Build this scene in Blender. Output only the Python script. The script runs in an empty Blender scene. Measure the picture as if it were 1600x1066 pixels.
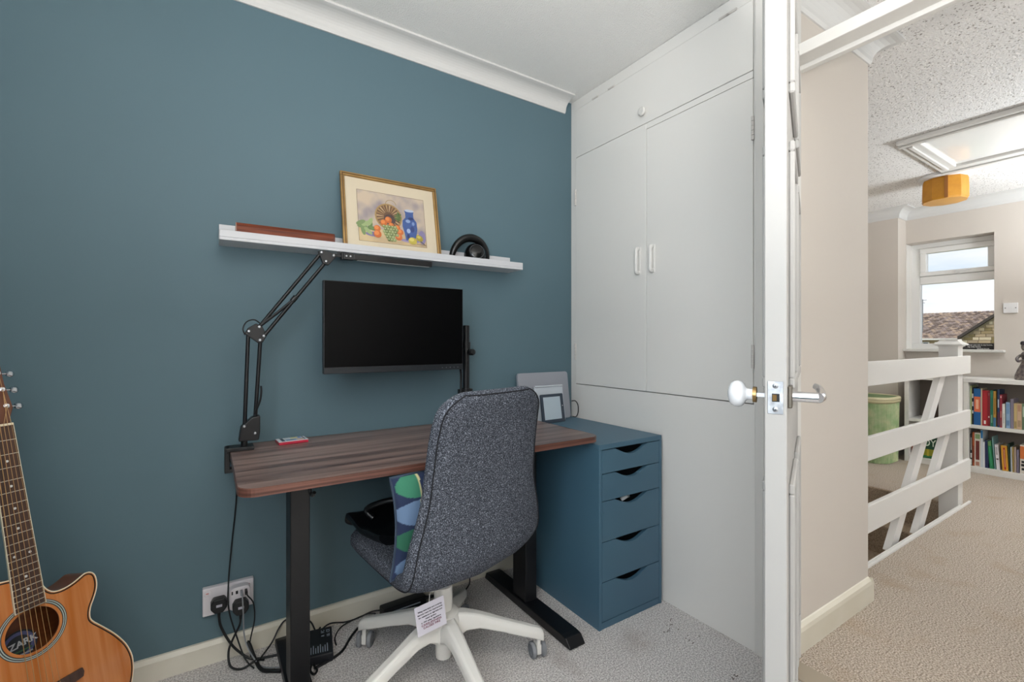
import bpy, bmesh, math, random
from mathutils import Matrix, Vector
random.seed(7)
S = bpy.context.scene
COL = S.collection
PI = math.pi

# ------------------------------------------------------------------ camera, sky, lights, exposure
cam_d = bpy.data.cameras.new('camera')
cam = bpy.data.objects.new('camera', cam_d); COL.objects.link(cam)
cam_d.sensor_width = 36.0
cam_d.lens = 36.0 * 726.0 / 1600.0
cam_d.clip_start = 0.05; cam_d.clip_end = 400
cam.location = (0, 0, 1.10)
cam.rotation_euler = (math.radians(90), 0, math.radians(56.84 - 90))
S.camera = cam

def lin(h):
    h = h.lstrip('#')
    v = [int(h[i:i + 2], 16) / 255 for i in (0, 2, 4)]
    return tuple((c / 12.92 if c <= .04045 else ((c + .055) / 1.055) ** 2.4) for c in v) + (1,)

W = bpy.data.worlds.new('sky'); S.world = W; W.use_nodes = True
nt = W.node_tree; nt.nodes.clear()
wo = nt.nodes.new('ShaderNodeOutputWorld'); wb = nt.nodes.new('ShaderNodeBackground')
wt = nt.nodes.new('ShaderNodeTexCoord'); wm = nt.nodes.new('ShaderNodeMapping'); wn = nt.nodes.new('ShaderNodeTexNoise'); wr = nt.nodes.new('ShaderNodeValToRGB')
wm.inputs['Scale'].default_value = (1.5, 1.5, 7)
wn.inputs['Scale'].default_value = 2.2; wn.inputs['Detail'].default_value = 5
wr.color_ramp.elements[0].position = .38; wr.color_ramp.elements[0].color = lin('#d3e4f4')
wr.color_ramp.elements[1].position = .60; wr.color_ramp.elements[1].color = lin('#fafcff')
nt.links.new(wt.outputs['Generated'], wm.inputs[0]); nt.links.new(wm.outputs[0], wn.inputs[0])
nt.links.new(wn.outputs[0], wr.inputs[0]); nt.links.new(wr.outputs[0], wb.inputs[0]); nt.links.new(wb.outputs[0], wo.inputs[0])
wb.inputs[1].default_value = 1.04

def area(name, loc, rot, sx, sy, watts, color, spread=180):
    d = bpy.data.lights.new(name, 'AREA'); d.shape = 'RECTANGLE'; d.size = sx; d.size_y = sy; d.energy = watts; d.color = color; d.spread = math.radians(spread)
    o = bpy.data.objects.new(name, d); COL.objects.link(o); o.location = loc; o.rotation_euler = rot
    return o
# daylight through the bedroom window (behind the photographer); the landing side light is an added fill
area('daylight_bedroom_window', (-.76, -0.35, 1.50), (0, math.radians(-90), 0), 1.25, 1.3, 42, (.90, .95, 1.0))
area('landing_side_fill', (3.6, -1.72, 1.45), (math.radians(90), 0, 0), 2.2, 1.7, 3, (.95, .97, 1.0))
# unseen upward fills, added to brighten both rooms off their ceilings
area('bounce_fill_bedroom', (-0.05, -0.50, 1.20), (PI, 0, 0), .35, .35, 58, (1.0, .985, .96))
area('bounce_fill_landing', (4.75, -0.40, 1.52), (PI, 0, 0), .6, .6, 80, (.88, .95, 1.0))
sun_d = bpy.data.lights.new('sun', 'SUN'); sun_d.energy = 2.6; sun_d.angle = math.radians(12); sun_d.color = (1, .95, .88)
sun = bpy.data.objects.new('sun', sun_d); COL.objects.link(sun); sun.rotation_euler = (math.radians(-40), math.radians(-32), 0)

S.view_settings.view_transform = 'Standard'; S.view_settings.look = 'None'
S.view_settings.gamma = 1; S.view_settings.use_curve_mapping = False
S.view_settings.exposure = 0.10

# ------------------------------------------------------------------ materials
MATS = {}
def mat(name, color, rough=.5, metal=0.0, bump=None, vary=None, spec=None, coat=0.0, stretch=None, alpha=None):
    """bump=(scale,strength,distance)  vary=(scale, colour2, detail)"""
    if name in MATS: return MATS[name]
    m = bpy.data.materials.new(name); m.use_nodes = True; MATS[name] = m
    n = m.node_tree.nodes; l = m.node_tree.links
    b = n['Principled BSDF']
    b.inputs['Base Color'].default_value = lin(color)
    b.inputs['Roughness'].default_value = rough; b.inputs['Metallic'].default_value = metal
    if spec is not None: b.inputs['Specular IOR Level'].default_value = spec
    if coat: b.inputs['Coat Weight'].default_value = coat; b.inputs['Coat Roughness'].default_value = .08
    if bump or vary:
        tc = n.new('ShaderNodeTexCoord'); mp = n.new('ShaderNodeMapping'); l.new(tc.outputs['Object'], mp.inputs[0])
        if stretch: mp.inputs['Scale'].default_value = stretch
    if vary:
        t = n.new('ShaderNodeTexNoise'); t.inputs['Scale'].default_value = vary[0]; t.inputs['Detail'].default_value = vary[2] if len(vary) > 2 else 3
        r = n.new('ShaderNodeValToRGB'); lo, hi = (vary[3], vary[4]) if len(vary) > 4 else (.35, .65)
        r.color_ramp.elements[0].position = lo; r.color_ramp.elements[1].position = hi
        r.color_ramp.elements[0].color = lin(color); r.color_ramp.elements[1].color = lin(vary[1])
        l.new(mp.outputs[0], t.inputs[0]); l.new(t.outputs[0], r.inputs[0]); l.new(r.outputs[0], b.inputs['Base Color'])
    if bump:
        t = n.new('ShaderNodeTexNoise'); t.inputs['Scale'].default_value = bump[0]; t.inputs['Detail'].default_value = 3
        k = n.new('ShaderNodeBump'); k.inputs['Strength'].default_value = bump[1]; k.inputs['Distance'].default_value = bump[2] if len(bump) > 2 else .003
        l.new(mp.outputs[0], t.inputs[0]); l.new(t.outputs[0], k.inputs['Height']); l.new(k.outputs[0], b.inputs['Normal'])
    return m
def attr_mat(name, rough=.8, bump=None, coat=0):
    if name in MATS: return MATS[name]
    m = mat(name, '#808080', rough, bump=bump, coat=coat)
    n = m.node_tree.nodes; a = n.new('ShaderNodeVertexColor'); a.layer_name = 'Col'
    m.node_tree.links.new(a.outputs[0], n['Principled BSDF'].inputs['Base Color'])
    return m
def glass_mat(name='window_glass'):
    if name in MATS: return MATS[name]
    m = bpy.data.materials.new(name); m.use_nodes = True; MATS[name] = m
    n = m.node_tree.nodes; l = m.node_tree.links; n.clear()
    o = n.new('ShaderNodeOutputMaterial'); mx = n.new('ShaderNodeMixShader'); t = n.new('ShaderNodeBsdfTransparent'); g = n.new('ShaderNodeBsdfGlossy'); f = n.new('ShaderNodeFresnel')
    f.inputs[0].default_value = 1.3; g.inputs['Roughness'].default_value = .02
    l.new(f.outputs[0], mx.inputs[0]); l.new(t.outputs[0], mx.inputs[1]); l.new(g.outputs[0], mx.inputs[2]); l.new(mx.outputs[0], o.inputs[0])
    return m

def carpet(name, c1, c2, c3):
    m = mat(name, c1, .95, spec=.1)
    n = m.node_tree.nodes; l = m.node_tree.links; b = n['Principled BSDF']
    tc = n.new('ShaderNodeTexCoord')
    t = n.new('ShaderNodeTexNoise'); t.inputs['Scale'].default_value = 190; t.inputs['Detail'].default_value = 3
    r = n.new('ShaderNodeValToRGB'); r.color_ramp.elements[0].position = .38; r.color_ramp.elements[1].position = .62
    r.color_ramp.elements[0].color = lin(c1); r.color_ramp.elements[1].color = lin(c2)
    t2 = n.new('ShaderNodeTexNoise'); t2.inputs['Scale'].default_value = 5.5; t2.inputs['Detail'].default_value = 4
    r2 = n.new('ShaderNodeValToRGB'); r2.color_ramp.elements[0].position = .56; r2.color_ramp.elements[1].position = .78
    r2.color_ramp.elements[0].color = (0, 0, 0, 1); r2.color_ramp.elements[1].color = (.55, .55, .55, 1)
    mx = n.new('ShaderNodeMix'); mx.data_type = 'RGBA'
    l.new(tc.outputs['Object'], t.inputs[0]); l.new(tc.outputs['Object'], t2.inputs[0]); l.new(t.outputs[0], r.inputs[0]); l.new(t2.outputs[0], r2.inputs[0])
    l.new(r2.outputs[0], mx.inputs[0]); l.new(r.outputs[0], mx.inputs[6]); mx.inputs[7].default_value = lin(c3)
    l.new(mx.outputs[2], b.inputs['Base Color'])
    k = n.new('ShaderNodeBump'); k.inputs['Strength'].default_value = .9; k.inputs['Distance'].default_value = .006
    l.new(t.outputs[0], k.inputs['Height']); l.new(k.outputs[0], b.inputs['Normal'])
    return m

M_BLUE = mat('blue_wall_paint', '#5a737d', .62, bump=(260, .12, .001), vary=(1.2, '#57707a', 2))
M_WHITE = mat('white_gloss_paint', '#d8d5d0', .5, spec=.3, bump=(40, .04, .001))
M_CUP = mat('cupboard_white_paint', '#e4e1dc', .38, bump=(30, .05, .001))
M_COVE = mat('coving_white', '#d6d4d1', .6)
M_LEDGE = mat('white_foil', '#cfcfd2', .45)
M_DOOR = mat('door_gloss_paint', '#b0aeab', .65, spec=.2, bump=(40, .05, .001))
M_CEIL = mat('textured_ceiling', '#f2f0ec', .85, bump=(170, .8, .006))
M_ARTEX = mat('stippled_ceiling', '#f0edea', .9, bump=(110, .9, .008), vary=(105, '#8f8780', 2, .61, .68))  # dark specks put the stipple's relief shade into the colour
M_BEIGE = mat('beige_wall_paint', '#d0c7bd', .75, bump=(300, .2, .001))
M_SKIRT = mat('aged_white_skirting', '#e0dbce', .4, vary=(3, '#d6cfbd', 4))
M_CARP = carpet('grey_beige_carpet', '#b2aca9', '#f0ebe8', '#a0938a')
M_LCARP = carpet('tan_carpet', '#8f8072', '#d6c9ba', '#a88f74')
M_DCARP = carpet('brown_stair_carpet', '#8b7a68', '#b9a690', '#8a7763')
M_BLACK = mat('black_steel', '#0e0e11', .42, bump=(400, .05, .0005))
M_BLACKP = mat('black_plastic', '#101113', .45)
M_RUBBER = mat('black_cable', '#0c0d0f', .5)
M_GREYC = mat('grey_cable', '#8f9296', .5)
M_CHROME = mat('chrome', '#d8d9dc', .12, 1.0)
M_STEEL = mat('brushed_steel', '#b9bcc2', .35, 1.0, bump=(60, .1, .001))
M_BRASS = mat('aged_brass', '#9c8258', .35, 1.0)
M_PORC = mat('white_porcelain', '#e9ebee', .08, coat=.6)
M_WPL = mat('white_plastic', '#e6e4e3', .4)
M_SOCK = mat('socket_plastic', '#d9d4d8', .3)
M_CHAIRW = mat('chair_white_metal', '#e3e0da', .35)
M_UPVC = mat('white_upvc', '#eceae6', .3)
M_DRAW = mat('teal_drawer_paint', '#47697c', .45, vary=(2, '#44657a', 2))
M_DARK = mat('dark_inside', '#15191d', .7)

# ------------------------------------------------------------------ mesh helpers
def BM(): return bmesh.new()
def box(bm, x0, x1, y0, y1, z0, z1, bev=0.0, seg=2, mtx=None):
    r = bmesh.ops.create_cube(bm, size=1.0)
    vs = r['verts']
    for v in vs:
        v.co = Vector((x0 + (v.co.x + .5) * (x1 - x0), y0 + (v.co.y + .5) * (y1 - y0), z0 + (v.co.z + .5) * (z1 - z0)))
    if mtx is not None: bmesh.ops.transform(bm, matrix=mtx, verts=vs)
    if bev > 0:
        es = list({e for v in vs for e in v.link_edges})
        bmesh.ops.bevel(bm, geom=es, offset=bev, segments=seg, affect='EDGES', profile=.5)
def frame_from(d):
    d = d.normalized()
    u = Vector((0, 0, 1)) if abs(d.z) < .9 else Vector((1, 0, 0))
    x = d.cross(u).normalized(); y = d.cross(x).normalized()
    return x, y
def tube(bm, pts, r, seg=8, cap=True, sub=0, closed=False):
    pts = [Vector(p) for p in pts]
    if sub:
        out = []; n = len(pts)
        for i in range(n - 1):
            p0 = pts[max(i - 1, 0)]; p1 = pts[i]; p2 = pts[i + 1]; p3 = pts[min(i + 2, n - 1)]
            for k in range(sub):
                t = k / sub
                out.append(.5 * ((2 * p1) + (p2 - p0) * t + (2 * p0 - 5 * p1 + 4 * p2 - p3) * t * t + (3 * p1 - p0 - 3 * p2 + p3) * t ** 3))
        out.append(pts[-1]); pts = out
    n = len(pts); rs = r if isinstance(r, (list, tuple)) else [r] * n
    if len(rs) != n: rs = [rs[0] + (rs[-1] - rs[0]) * i / (n - 1) for i in range(n)]
    rings = []; x = None
    for i, p in enumerate(pts):
        if closed: d = pts[(i + 1) % n] - pts[i - 1]
        else: d = pts[min(i + 1, n - 1)] - pts[max(i - 1, 0)]
        d.normalize()
        if x is None: x, y = frame_from(d)
        else:
            x = (x - d * x.dot(d)).normalized(); y = d.cross(x)
        rings.append([bm.verts.new(p + (x * math.cos(2 * PI * k / seg) + y * math.sin(2 * PI * k / seg)) * rs[i]) for k in range(seg)])
    for i in range(n if closed else n - 1):
        a, b = rings[i], rings[(i + 1) % n]
        for k in range(seg): bm.faces.new((a[k], a[(k + 1) % seg], b[(k + 1) % seg], b[k]))
    if cap and not closed:
        bm.faces.new(rings[0][::-1]); bm.faces.new(rings[-1])
def cyl(bm, p0, p1, r0, r1=None, seg=20, bev=0):
    r1 = r0 if r1 is None else r1
    p0, p1 = Vector(p0), Vector(p1)
    if bev:
        d = (p1 - p0).normalized() * bev
        tube(bm, [p0, p0 + d, p1 - d, p1], [r0 - bev, r0, r1, r1 - bev], seg)
    else: tube(bm, [p0, p1], [r0, r1], seg)
def lathe(bm, prof, origin=(0, 0, 0), axis=(0, 0, 1), seg=28):
    o = Vector(origin); a = Vector(axis).normalized(); x, y = frame_from(a)
    rings = []
    for r, h in prof:
        if r < 1e-6: rings.append([bm.verts.new(o + a * h)])
        else: rings.append([bm.verts.new(o + a * h + (x * math.cos(2 * PI * k / seg) + y * math.sin(2 * PI * k / seg)) * r) for k in range(seg)])
    for A, B in zip(rings, rings[1:]):
        for k in range(seg):
            q = [A[k % len(A)], A[(k + 1) % len(A)], B[(k + 1) % len(B)], B[k % len(B)]]
            q2 = []
            for v in q:
                if v not in q2: q2.append(v)
            if len(q2) > 2: bm.faces.new(q2)
def prism(bm, pts, h0, h1, mtx=None):
    """pts 2-D polygon, extruded along local z from h0 to h1"""
    a = [bm.verts.new((p[0], p[1], h0)) for p in pts]; b = [bm.verts.new((p[0], p[1], h1)) for p in pts]
    n = len(pts)
    fs = [bm.faces.new(a[::-1]), bm.faces.new(b)]
    for i in range(n): fs.append(bm.faces.new((a[i], a[(i + 1) % n], b[(i + 1) % n], b[i])))
    if mtx is not None: bmesh.ops.transform(bm, matrix=mtx, verts=a + b)
def extr(bm, pts, axis, a0, a1):
    """pts in the two other axes (ordered), extruded along axis letter"""
    if axis == 'x': f = lambda p, t: (t, p[0], p[1])
    elif axis == 'y': f = lambda p, t: (p[0], t, p[1])
    else: f = lambda p, t: (p[0], p[1], t)
    a = [bm.verts.new(f(p, a0)) for p in pts]; b = [bm.verts.new(f(p, a1)) for p in pts]; n = len(pts)
    bm.faces.new(a[::-1]); bm.faces.new(b)
    for i in range(n): bm.faces.new((a[i], a[(i + 1) % n], b[(i + 1) % n], b[i]))
def rrect(x0, x1, y0, y1, r, n=5):
    out = []
    for cx, cy, a0 in ((x1 - r, y1 - r, 0), (x0 + r, y1 - r, 90), (x0 + r, y0 + r, 180), (x1 - r, y0 + r, 270)):
        for k in range(n + 1):
            a = math.radians(a0 + 90 * k / n); out.append((cx + r * math.cos(a), cy + r * math.sin(a)))
    return out

ROOTM = {}
def root_matrix(o):
    while o.parent is not None: o = o.parent
    return ROOTM.get(o.name, Matrix())
def obj(name, bm, m, parent=None, world=True, smooth=False, label=None, kind=None, bevel=0):
    bmesh.ops.recalc_face_normals(bm, faces=bm.faces)
    if parent is not None and world: bm.transform(root_matrix(parent).inverted())
    me = bpy.data.meshes.new(name); bm.to_mesh(me); bm.free()
    if smooth:
        me.polygons.foreach_set('use_smooth', [True] * len(me.polygons))
        try: me.set_sharp_from_angle(angle=math.radians(38))
        except Exception: pass
    o = bpy.data.objects.new(name, me); COL.objects.link(o)
    for k in (m if isinstance(m, (list, tuple)) else [m]): me.materials.append(k)
    if parent is not None: o.parent = parent
    if label: o['label'] = label
    if kind: o['kind'] = kind
    if bevel:
        b = o.modifiers.new('bevel', 'BEVEL'); b.width = bevel; b.segments = 2; b.limit_method = 'ANGLE'
    return o
def tag(o, label, cat, group=None):
    o['label'] = label; o['category'] = cat
    if group: o['group'] = group
    return o
def thing(name, label, cat, loc=(0, 0, 0), mtx=None, group=None):
    o = bpy.data.objects.new(name, None); COL.objects.link(o); o.empty_display_size = .05
    Mx = mtx if mtx is not None else Matrix.Translation(loc)
    o.matrix_world = Mx; ROOTM[o.name] = Mx
    return tag(o, label, cat, group)
def struct(name, bm, m, parent=None, label=None, smooth=False):
    o = obj(name, bm, m, parent, smooth=smooth)
    if parent is None: o['kind'] = 'structure'
    if label: o['label'] = label
    return o
def sempty(name, label=None, loc=(0, 0, 0)):
    o = bpy.data.objects.new(name, None); COL.objects.link(o); o.location = loc; ROOTM[o.name] = Matrix.Translation(loc)
    o['kind'] = 'structure'
    if label: o['label'] = label
    return o
def copy_part(src, parent, offset):
    c = src.copy(); COL.objects.link(c); c.parent = parent; c.location = Vector(src.location) + Vector(offset)
    return c
def text(name, s, size, m, parent, mtx, align='CENTER', extrude=.0002, world=True, bold=0.0, xs=1.0):
    """flat lettering, in the local xy plane of mtx"""
    cu = bpy.data.curves.new(name, 'FONT'); cu.body = s; cu.size = size; cu.align_x = align; cu.align_y = 'CENTER'; cu.extrude = extrude; cu.offset = bold
    tmp = bpy.data.objects.new(name + '_tmp', cu); COL.objects.link(tmp)
    dg = bpy.context.evaluated_depsgraph_get()
    me = bpy.data.meshes.new_from_object(tmp.evaluated_get(dg))
    bpy.data.objects.remove(tmp); bpy.data.curves.remove(cu)
    Mx = mtx @ Matrix.Diagonal((xs, 1, 1, 1))
    if world: Mx = root_matrix(parent).inverted() @ Mx
    me.transform(Mx); me.name = name
    me.materials.clear(); me.materials.append(m)
    o = bpy.data.objects.new(name, me); COL.objects.link(o); o.parent = parent
    return o
def basis(o, x, y, z):
    m = Matrix.Identity(4)
    for i, v in enumerate((x, y, z)):
        for k in range(3): m[k][i] = v[k]
    for k in range(3): m[k][3] = o[k]
    return m
def set_colors(me, fn):
    ca = me.color_attributes.new('Col', 'FLOAT_COLOR', 'POINT')
    for i, v in enumerate(me.vertices): ca.data[i].color = fn(v.co)

# ================================================================== THE SETTING
CH = 2.365; YW = 1.90; XC = 1.617; YH = .825; XE = 2.345; XW = 5.70
# bedroom
bm = BM(); box(bm, -.70, 1.66, -1.8, 2.0, -.1, 0); struct('floor', bm, M_CARP, label='grey beige bedroom carpet')
bm = BM(); box(bm, -.70, 1.70, -1.8, 2.0, CH, CH + .1); struct('ceiling', bm, M_CEIL, label='fine textured white bedroom ceiling')
bm = BM(); box(bm, -.70, XC + .03, YW, YW + .1, 0, CH); struct('wall_back', bm, M_BLUE, label='blue painted wall behind the desk')
M_ROOM = mat('pale_wall_paint', '#d9d5d0', .8)
XL = -.60
bm = BM()
box(bm, XL - .1, XL, .32, YW, 0, CH); box(bm, XL - .1, XL, -1.7, -1.02, 0, CH); box(bm, XL - .1, XL, -1.02, .32, 0, .86); box(bm, XL - .1, XL, -1.02, .32, 2.14, CH)
struct('wall_left', bm, M_BLUE, label='blue left wall just outside the frame')
bm = BM(); box(bm, XL, 1.66, -1.8, -1.6, 0, CH); struct('wall_front', bm, M_ROOM)
w2 = sempty('window_2')
bm = BM()
for y0, y1, z0, z1 in ((-1.02, -.96, .86, 2.14), (.26, .32, .86, 2.14), (-.96, .26, .86, .92), (-.96, .26, 2.08, 2.14), (-.38, -.32, .92, 2.08)):
    box(bm, XL - .09, XL - .03, y0, y1, z0, z1)
struct('window_frame', bm, M_UPVC, w2)
bm = BM(); box(bm, XL - .03, XL + .08, -1.06, .36, .832, .859, .006); struct('window_sill', bm, M_WHITE, w2)
# coving along the blue wall (concave), stops short of the cupboard
def cove_pts(y_wall, z_top, dy, dz, sgn):
    pts = [(y_wall, z_top), (y_wall, z_top - dz), (y_wall + sgn * .006, z_top - dz)]
    n = 8
    for k in range(n + 1):
        a = math.radians(90 * k / n)
        pts.append((y_wall + sgn * (.012 + (dy - .022) * (1 - math.cos(a))), z_top - .010 - (dz - .022) * (1 - math.sin(a))))
    pts += [(y_wall + sgn * dy, z_top - .008), (y_wall + sgn * dy, z_top)]
    return pts
bm = BM(); extr(bm, cove_pts(YW, CH, .085, .068, -1), 'x', -.60, 1.572); struct('trim_1', bm, M_COVE, label='white coving above the blue wall')
# baseboard on the blue wall
bm = BM(); extr(bm, [(YW, 0), (YW - .016, 0), (YW - .016, .062), (YW - .008, .075), (YW, .076)], 'x', -.60, XC)
struct('baseboard_back', bm, M_SKIRT, label='aged white skirting under the blue wall')

# wall over / beside the doorway on the bedroom side (behind the architrave), and right of the opening
bm = BM(); box(bm, 1.632, 1.70, -1.8, -.02, 0, CH); struct('wall_right', bm, M_ROOM)
# hall wall: end of the cupboard, then the corner into the stairwell
bm = BM(); box(bm, 1.66, XE, YH, YH + .035, 0, CH); box(bm, XE - .05, XE, YH + .0351, 2.1, -1.6, CH)
struct('wall_hall', bm, M_BEIGE, label='beige landing wall beside the open door')
bm = BM()
pts = [(YH, 0), (YH - .016, 0), (YH - .016, .075), (YH - .013, .088), (YH - .004, .098), (YH, .10)]
extr(bm, pts, 'x', 1.73, XE)
extr(bm, [(XE, 0), (XE + .016, 0), (XE + .016, .075), (XE + .013, .088), (XE + .004, .098), (XE, .10)], 'y', YH - .016, .935)
struct('baseboard_hall', bm, M_SKIRT, label='scuffed white skirting on the beige landing wall')
# landing shell
bm = BM()
box(bm, 1.66, XW, -1.7, .955, -.16, 0); box(bm, 4.20, XW, .955, 2.1, -.16, 0)
struct('floor', bm, M_LCARP, label='tan landing carpet')
bm = BM(); box(bm, 1.70, 6.0, -1.7, 2.2, CH, CH + .1); struct('ceiling', bm, M_ARTEX, label='stippled white landing ceiling')
bm = BM(); box(bm, XE, XW, 2.1, 2.2, -1.6, CH); struct('wall_landing_left', bm, M_BEIGE)
bm = BM(); box(bm, 5.50, 6.0, 1.694, 2.2, 0, CH); struct('wall_landing_pier', bm, M_BEIGE, label='beige chimney pier left of the landing window')
bm = BM()
box(bm, XW, 6.0, -1.7, 1.085, 0, CH); box(bm, XW, 6.0, 1.085, 1.694, 0, 1.0); box(bm, XW, 6.0, 1.085, 1.694, 2.047, CH)
struct('wall_landing_window', bm, M_BEIGE, label='beige wall around the landing window')
bm = BM()
box(bm, 1.70, 2.5, -1.8, -1.62, 0, CH); box(bm, 4.7, 5.8, -1.8, -1.62, 0, CH); box(bm, 2.5, 4.7, -1.8, -1.62, 0, .6); box(bm, 2.5, 4.7, -1.8, -1.62, 2.3, CH)  # opening added for the unseen side fill
struct('wall_landing_right', bm, M_BEIGE)
# landing coving
def cove_run(bm, path, dy=.10, dz=.092):
    """path: list of functions d -> (x, y); the profile is swept through mitred corners"""
    prof = [(abs(a), z) for a, z in cove_pts(0.0, CH, dy, dz, 1)]
    rows = [[bm.verts.new((*f(d), z)) for d, z in prof] for f in path]; n = len(prof)
    for A, B in zip(rows, rows[1:]):
        for k in range(n): bm.faces.new((A[k], A[(k + 1) % n], B[(k + 1) % n], B[k]))
    bm.faces.new(rows[0]); bm.faces.new(rows[-1][::-1])
bm = BM(); cove_run(bm, [lambda d: (1.73, YH - d), lambda d: (XE + d, YH - d), lambda d: (XE + d, 2.1)])
struct('trim_2', bm, M_COVE, label='white coving on the beige landing wall')
bm = BM(); cove_run(bm, [lambda d: (XW - d, -1.6), lambda d: (XW - d, 1.694 - d), lambda d: (5.50 - d, 1.694 - d), lambda d: (5.50 - d, 2.1)])
struct('trim_3', bm, M_COVE, label='white coving above the landing window wall')

# stairs going down, towards the bedroom
st = sempty('stairs', 'carpeted stairs going down behind the balustrade')
for k in range(6):
    bm = BM(); z = -.20 * (k + 1); x1 = 4.20 - .235 * k
    box(bm, x1 - .235, x1 + .02, .957, 2.1, -1.6, z, .010)
    struct('step', bm, M_DCARP, st)
bm = BM(); box(bm, 4.18, 4.215, .957, 2.1, -.36, -.001, .006); struct('riser', bm, M_DCARP, st)
bm = BM(); box(bm, XE, 4.2, .90, .955, -1.6, -.162); struct('wall_stairwell', bm, M_BEIGE)
# carpet debris by the cupboard
bm = BM()
random.seed(21)
for (cx, cy, n, sp) in ((1.47, 1.15, 9, .028), (1.47, 1.08, 5, .03), (1.44, .87, 6, .014), (1.52, 1.19, 2, .004)):
    for k in range(n):
        x, y = random.gauss(cx, sp), random.gauss(cy, sp * .5); a = random.uniform(-.9, .5); l_ = random.uniform(.003, .010)
        tube(bm, [(x, y, .0016), (x + l_ * math.cos(a), y + l_ * math.sin(a), .0016)], .0013, 5)
tag(obj('carpet_debris', bm, mat('dark_fluff', '#6e655f', .95), None, kind='stuff'), 'dark flecks of fluff on the grey carpet before the cupboard', 'debris')
# threshold strip
bm = BM(); box(bm, 1.60, 1.69, -.02, .79, 0, .006, .002); struct('trim_4', bm, mat('threshold_strip', '#a39684', .5), label='worn strip under the bedroom door')

# door frame with fanlight bar
fr = sempty('trim_5', 'white door frame with a bar and fanlight above the door')
bm = BM()
box(bm, 1.632, 1.725, .802, .824, 0, CH - .002, .002); struct('jamb', bm, M_WHITE, fr)
bm = BM(); box(bm, 1.632, 1.725, -.02, .03, 0, CH - .002, .002); struct('jamb', bm, M_WHITE, fr)
bm = BM(); box(bm, 1.632, 1.70, .03, .802, 2.042, 2.082, .003); struct('head', bm, M_WHITE, fr)
bm = BM(); box(bm, 1.7005, 1.725, .03, .802, 2.028, 2.082, .002); struct('stop', bm, M_WHITE, fr)
bm = BM(); box(bm, 1.668, 1.672, .03, .802, 2.082, CH - .03); struct('fanlight_glass', bm, glass_mat(), fr)
bm = BM(); box(bm, 1.632, 1.725, .03, .802, CH - .03, CH - .002); struct('head', bm, M_WHITE, fr)
bm = BM()
for x0, y0, y1 in ((1.606, .868, .900), (1.612, .842, .868), (1.600, .826, .842)):
    box(bm, x0, 1.632, y0, y1, 0, CH - .002, .003)
box(bm, 1.618, 1.632, .802, .826, 0, CH - .002)
struct('architrave', bm, M_WHITE, fr)

# ------------------------------------------------------------------ door leaf (open towards the camera)
ang = math.atan2(.303, .683)
hx, hy = 1.6566, .7812
Dm = basis((hx, hy, 0.0), (-math.cos(ang), -math.sin(ang), 0), (-math.sin(ang), math.cos(ang), 0), (0, 0, 1))
# local: x from hinge to latch edge, y towards the bedroom side (left face at y=.038), z up
# (basis is left-handed on purpose avoided: make it right-handed by flipping y)
Dm = basis((hx, hy, 0.0), (-math.cos(ang), -math.sin(ang), 0), (math.sin(ang), -math.cos(ang), 0), (0, 0, 1))
# now local y points to the landing side: right face y=0, left face y=-.038
dr = bpy.data.objects.new('door_1', None); COL.objects.link(dr); dr.matrix_world = Dm; ROOTM[dr.name] = Dm
dr['kind'] = 'structure'; dr['label'] = 'white panelled bedroom door standing open edge-on to the viewer'
DW, DH, DT = .787, 2.025, .038
bm = BM(); box(bm, .002, DW, -DT, 0, .012, DH, .0015, 1); obj('door_leaf', bm, M_DOOR, dr, world=False)
for side in (0, 1):
    for cx0, cx1 in ((.10, .365), (.435, .70)):
        for z0, z1 in ((.22, .80), (1.0, 1.52), (1.62, 1.90)):
            bm = BM()
            y0, y1 = (0.0, .011) if side == 0 else (-DT - .011, -DT)
            w = .022
            for a, b, c, d in ((cx0, cx1, z0, z0 + w), (cx0, cx1, z1 - w, z1), (cx0, cx0 + w, z0 + w, z1 - w), (cx1 - w, cx1, z0 + w, z1 - w)):
                box(bm, a, b, y0, y1, c, d, .003, 1)
            ym = (0, .006) if side == 0 else (-DT - .006, -DT)
            box(bm, cx0 + .05, cx1 - .05, ym[0], ym[1], z0 + .05, z1 - .05, .004, 1)
            obj('panel_moulding', bm, M_DOOR, dr, world=False)
HZ = .987
# latch plate on the leading edge
bm = BM(); box(bm, DW, DW + .0015, -DT / 2 - .0135, -DT / 2 + .0135, HZ - .030, HZ + .034, .0005, 1)
lp = obj('latch_plate', bm, mat('zinc_plate', '#b8bbbf', .4, .85, vary=(60, '#8f9296', 3)), dr, world=False)
for dz in (-.021, .025):
    bm = BM(); lathe(bm, [(0, .0012), (.0022, .0012), (.0045, .0004), (.0052, 0)], (DW + .0015, -DT / 2, HZ + dz), (1, 0, 0), 14)
    obj('screw', bm, M_STEEL, lp, world=False, smooth=True)
    bm = BM(); box(bm, DW + .0026, DW + .003, -DT / 2 - .0022, -DT / 2 + .0022, HZ + dz - .0005, HZ + dz + .0005); box(bm, DW + .0026, DW + .003, -DT / 2 - .0005, -DT / 2 + .0005, HZ + dz - .0022, HZ + dz + .0022)
    obj('screw_slot', bm, M_DARK, lp, world=False)
bm = BM(); box(bm, DW + .001, DW + .0018, -DT / 2 - .006, -DT / 2 + .007, HZ - .006, HZ + .010); obj('latch_hole', bm, M_DARK, lp, world=False)
bm = BM(); extr(bm, [(DW + .001, -DT / 2 - .0045), (DW + .008, -DT / 2 - .0045), (DW + .001, -DT / 2 + .003)], 'z', HZ - .004, HZ + .008); obj('latch_bolt', bm, M_BRASS, lp, world=False)
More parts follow.
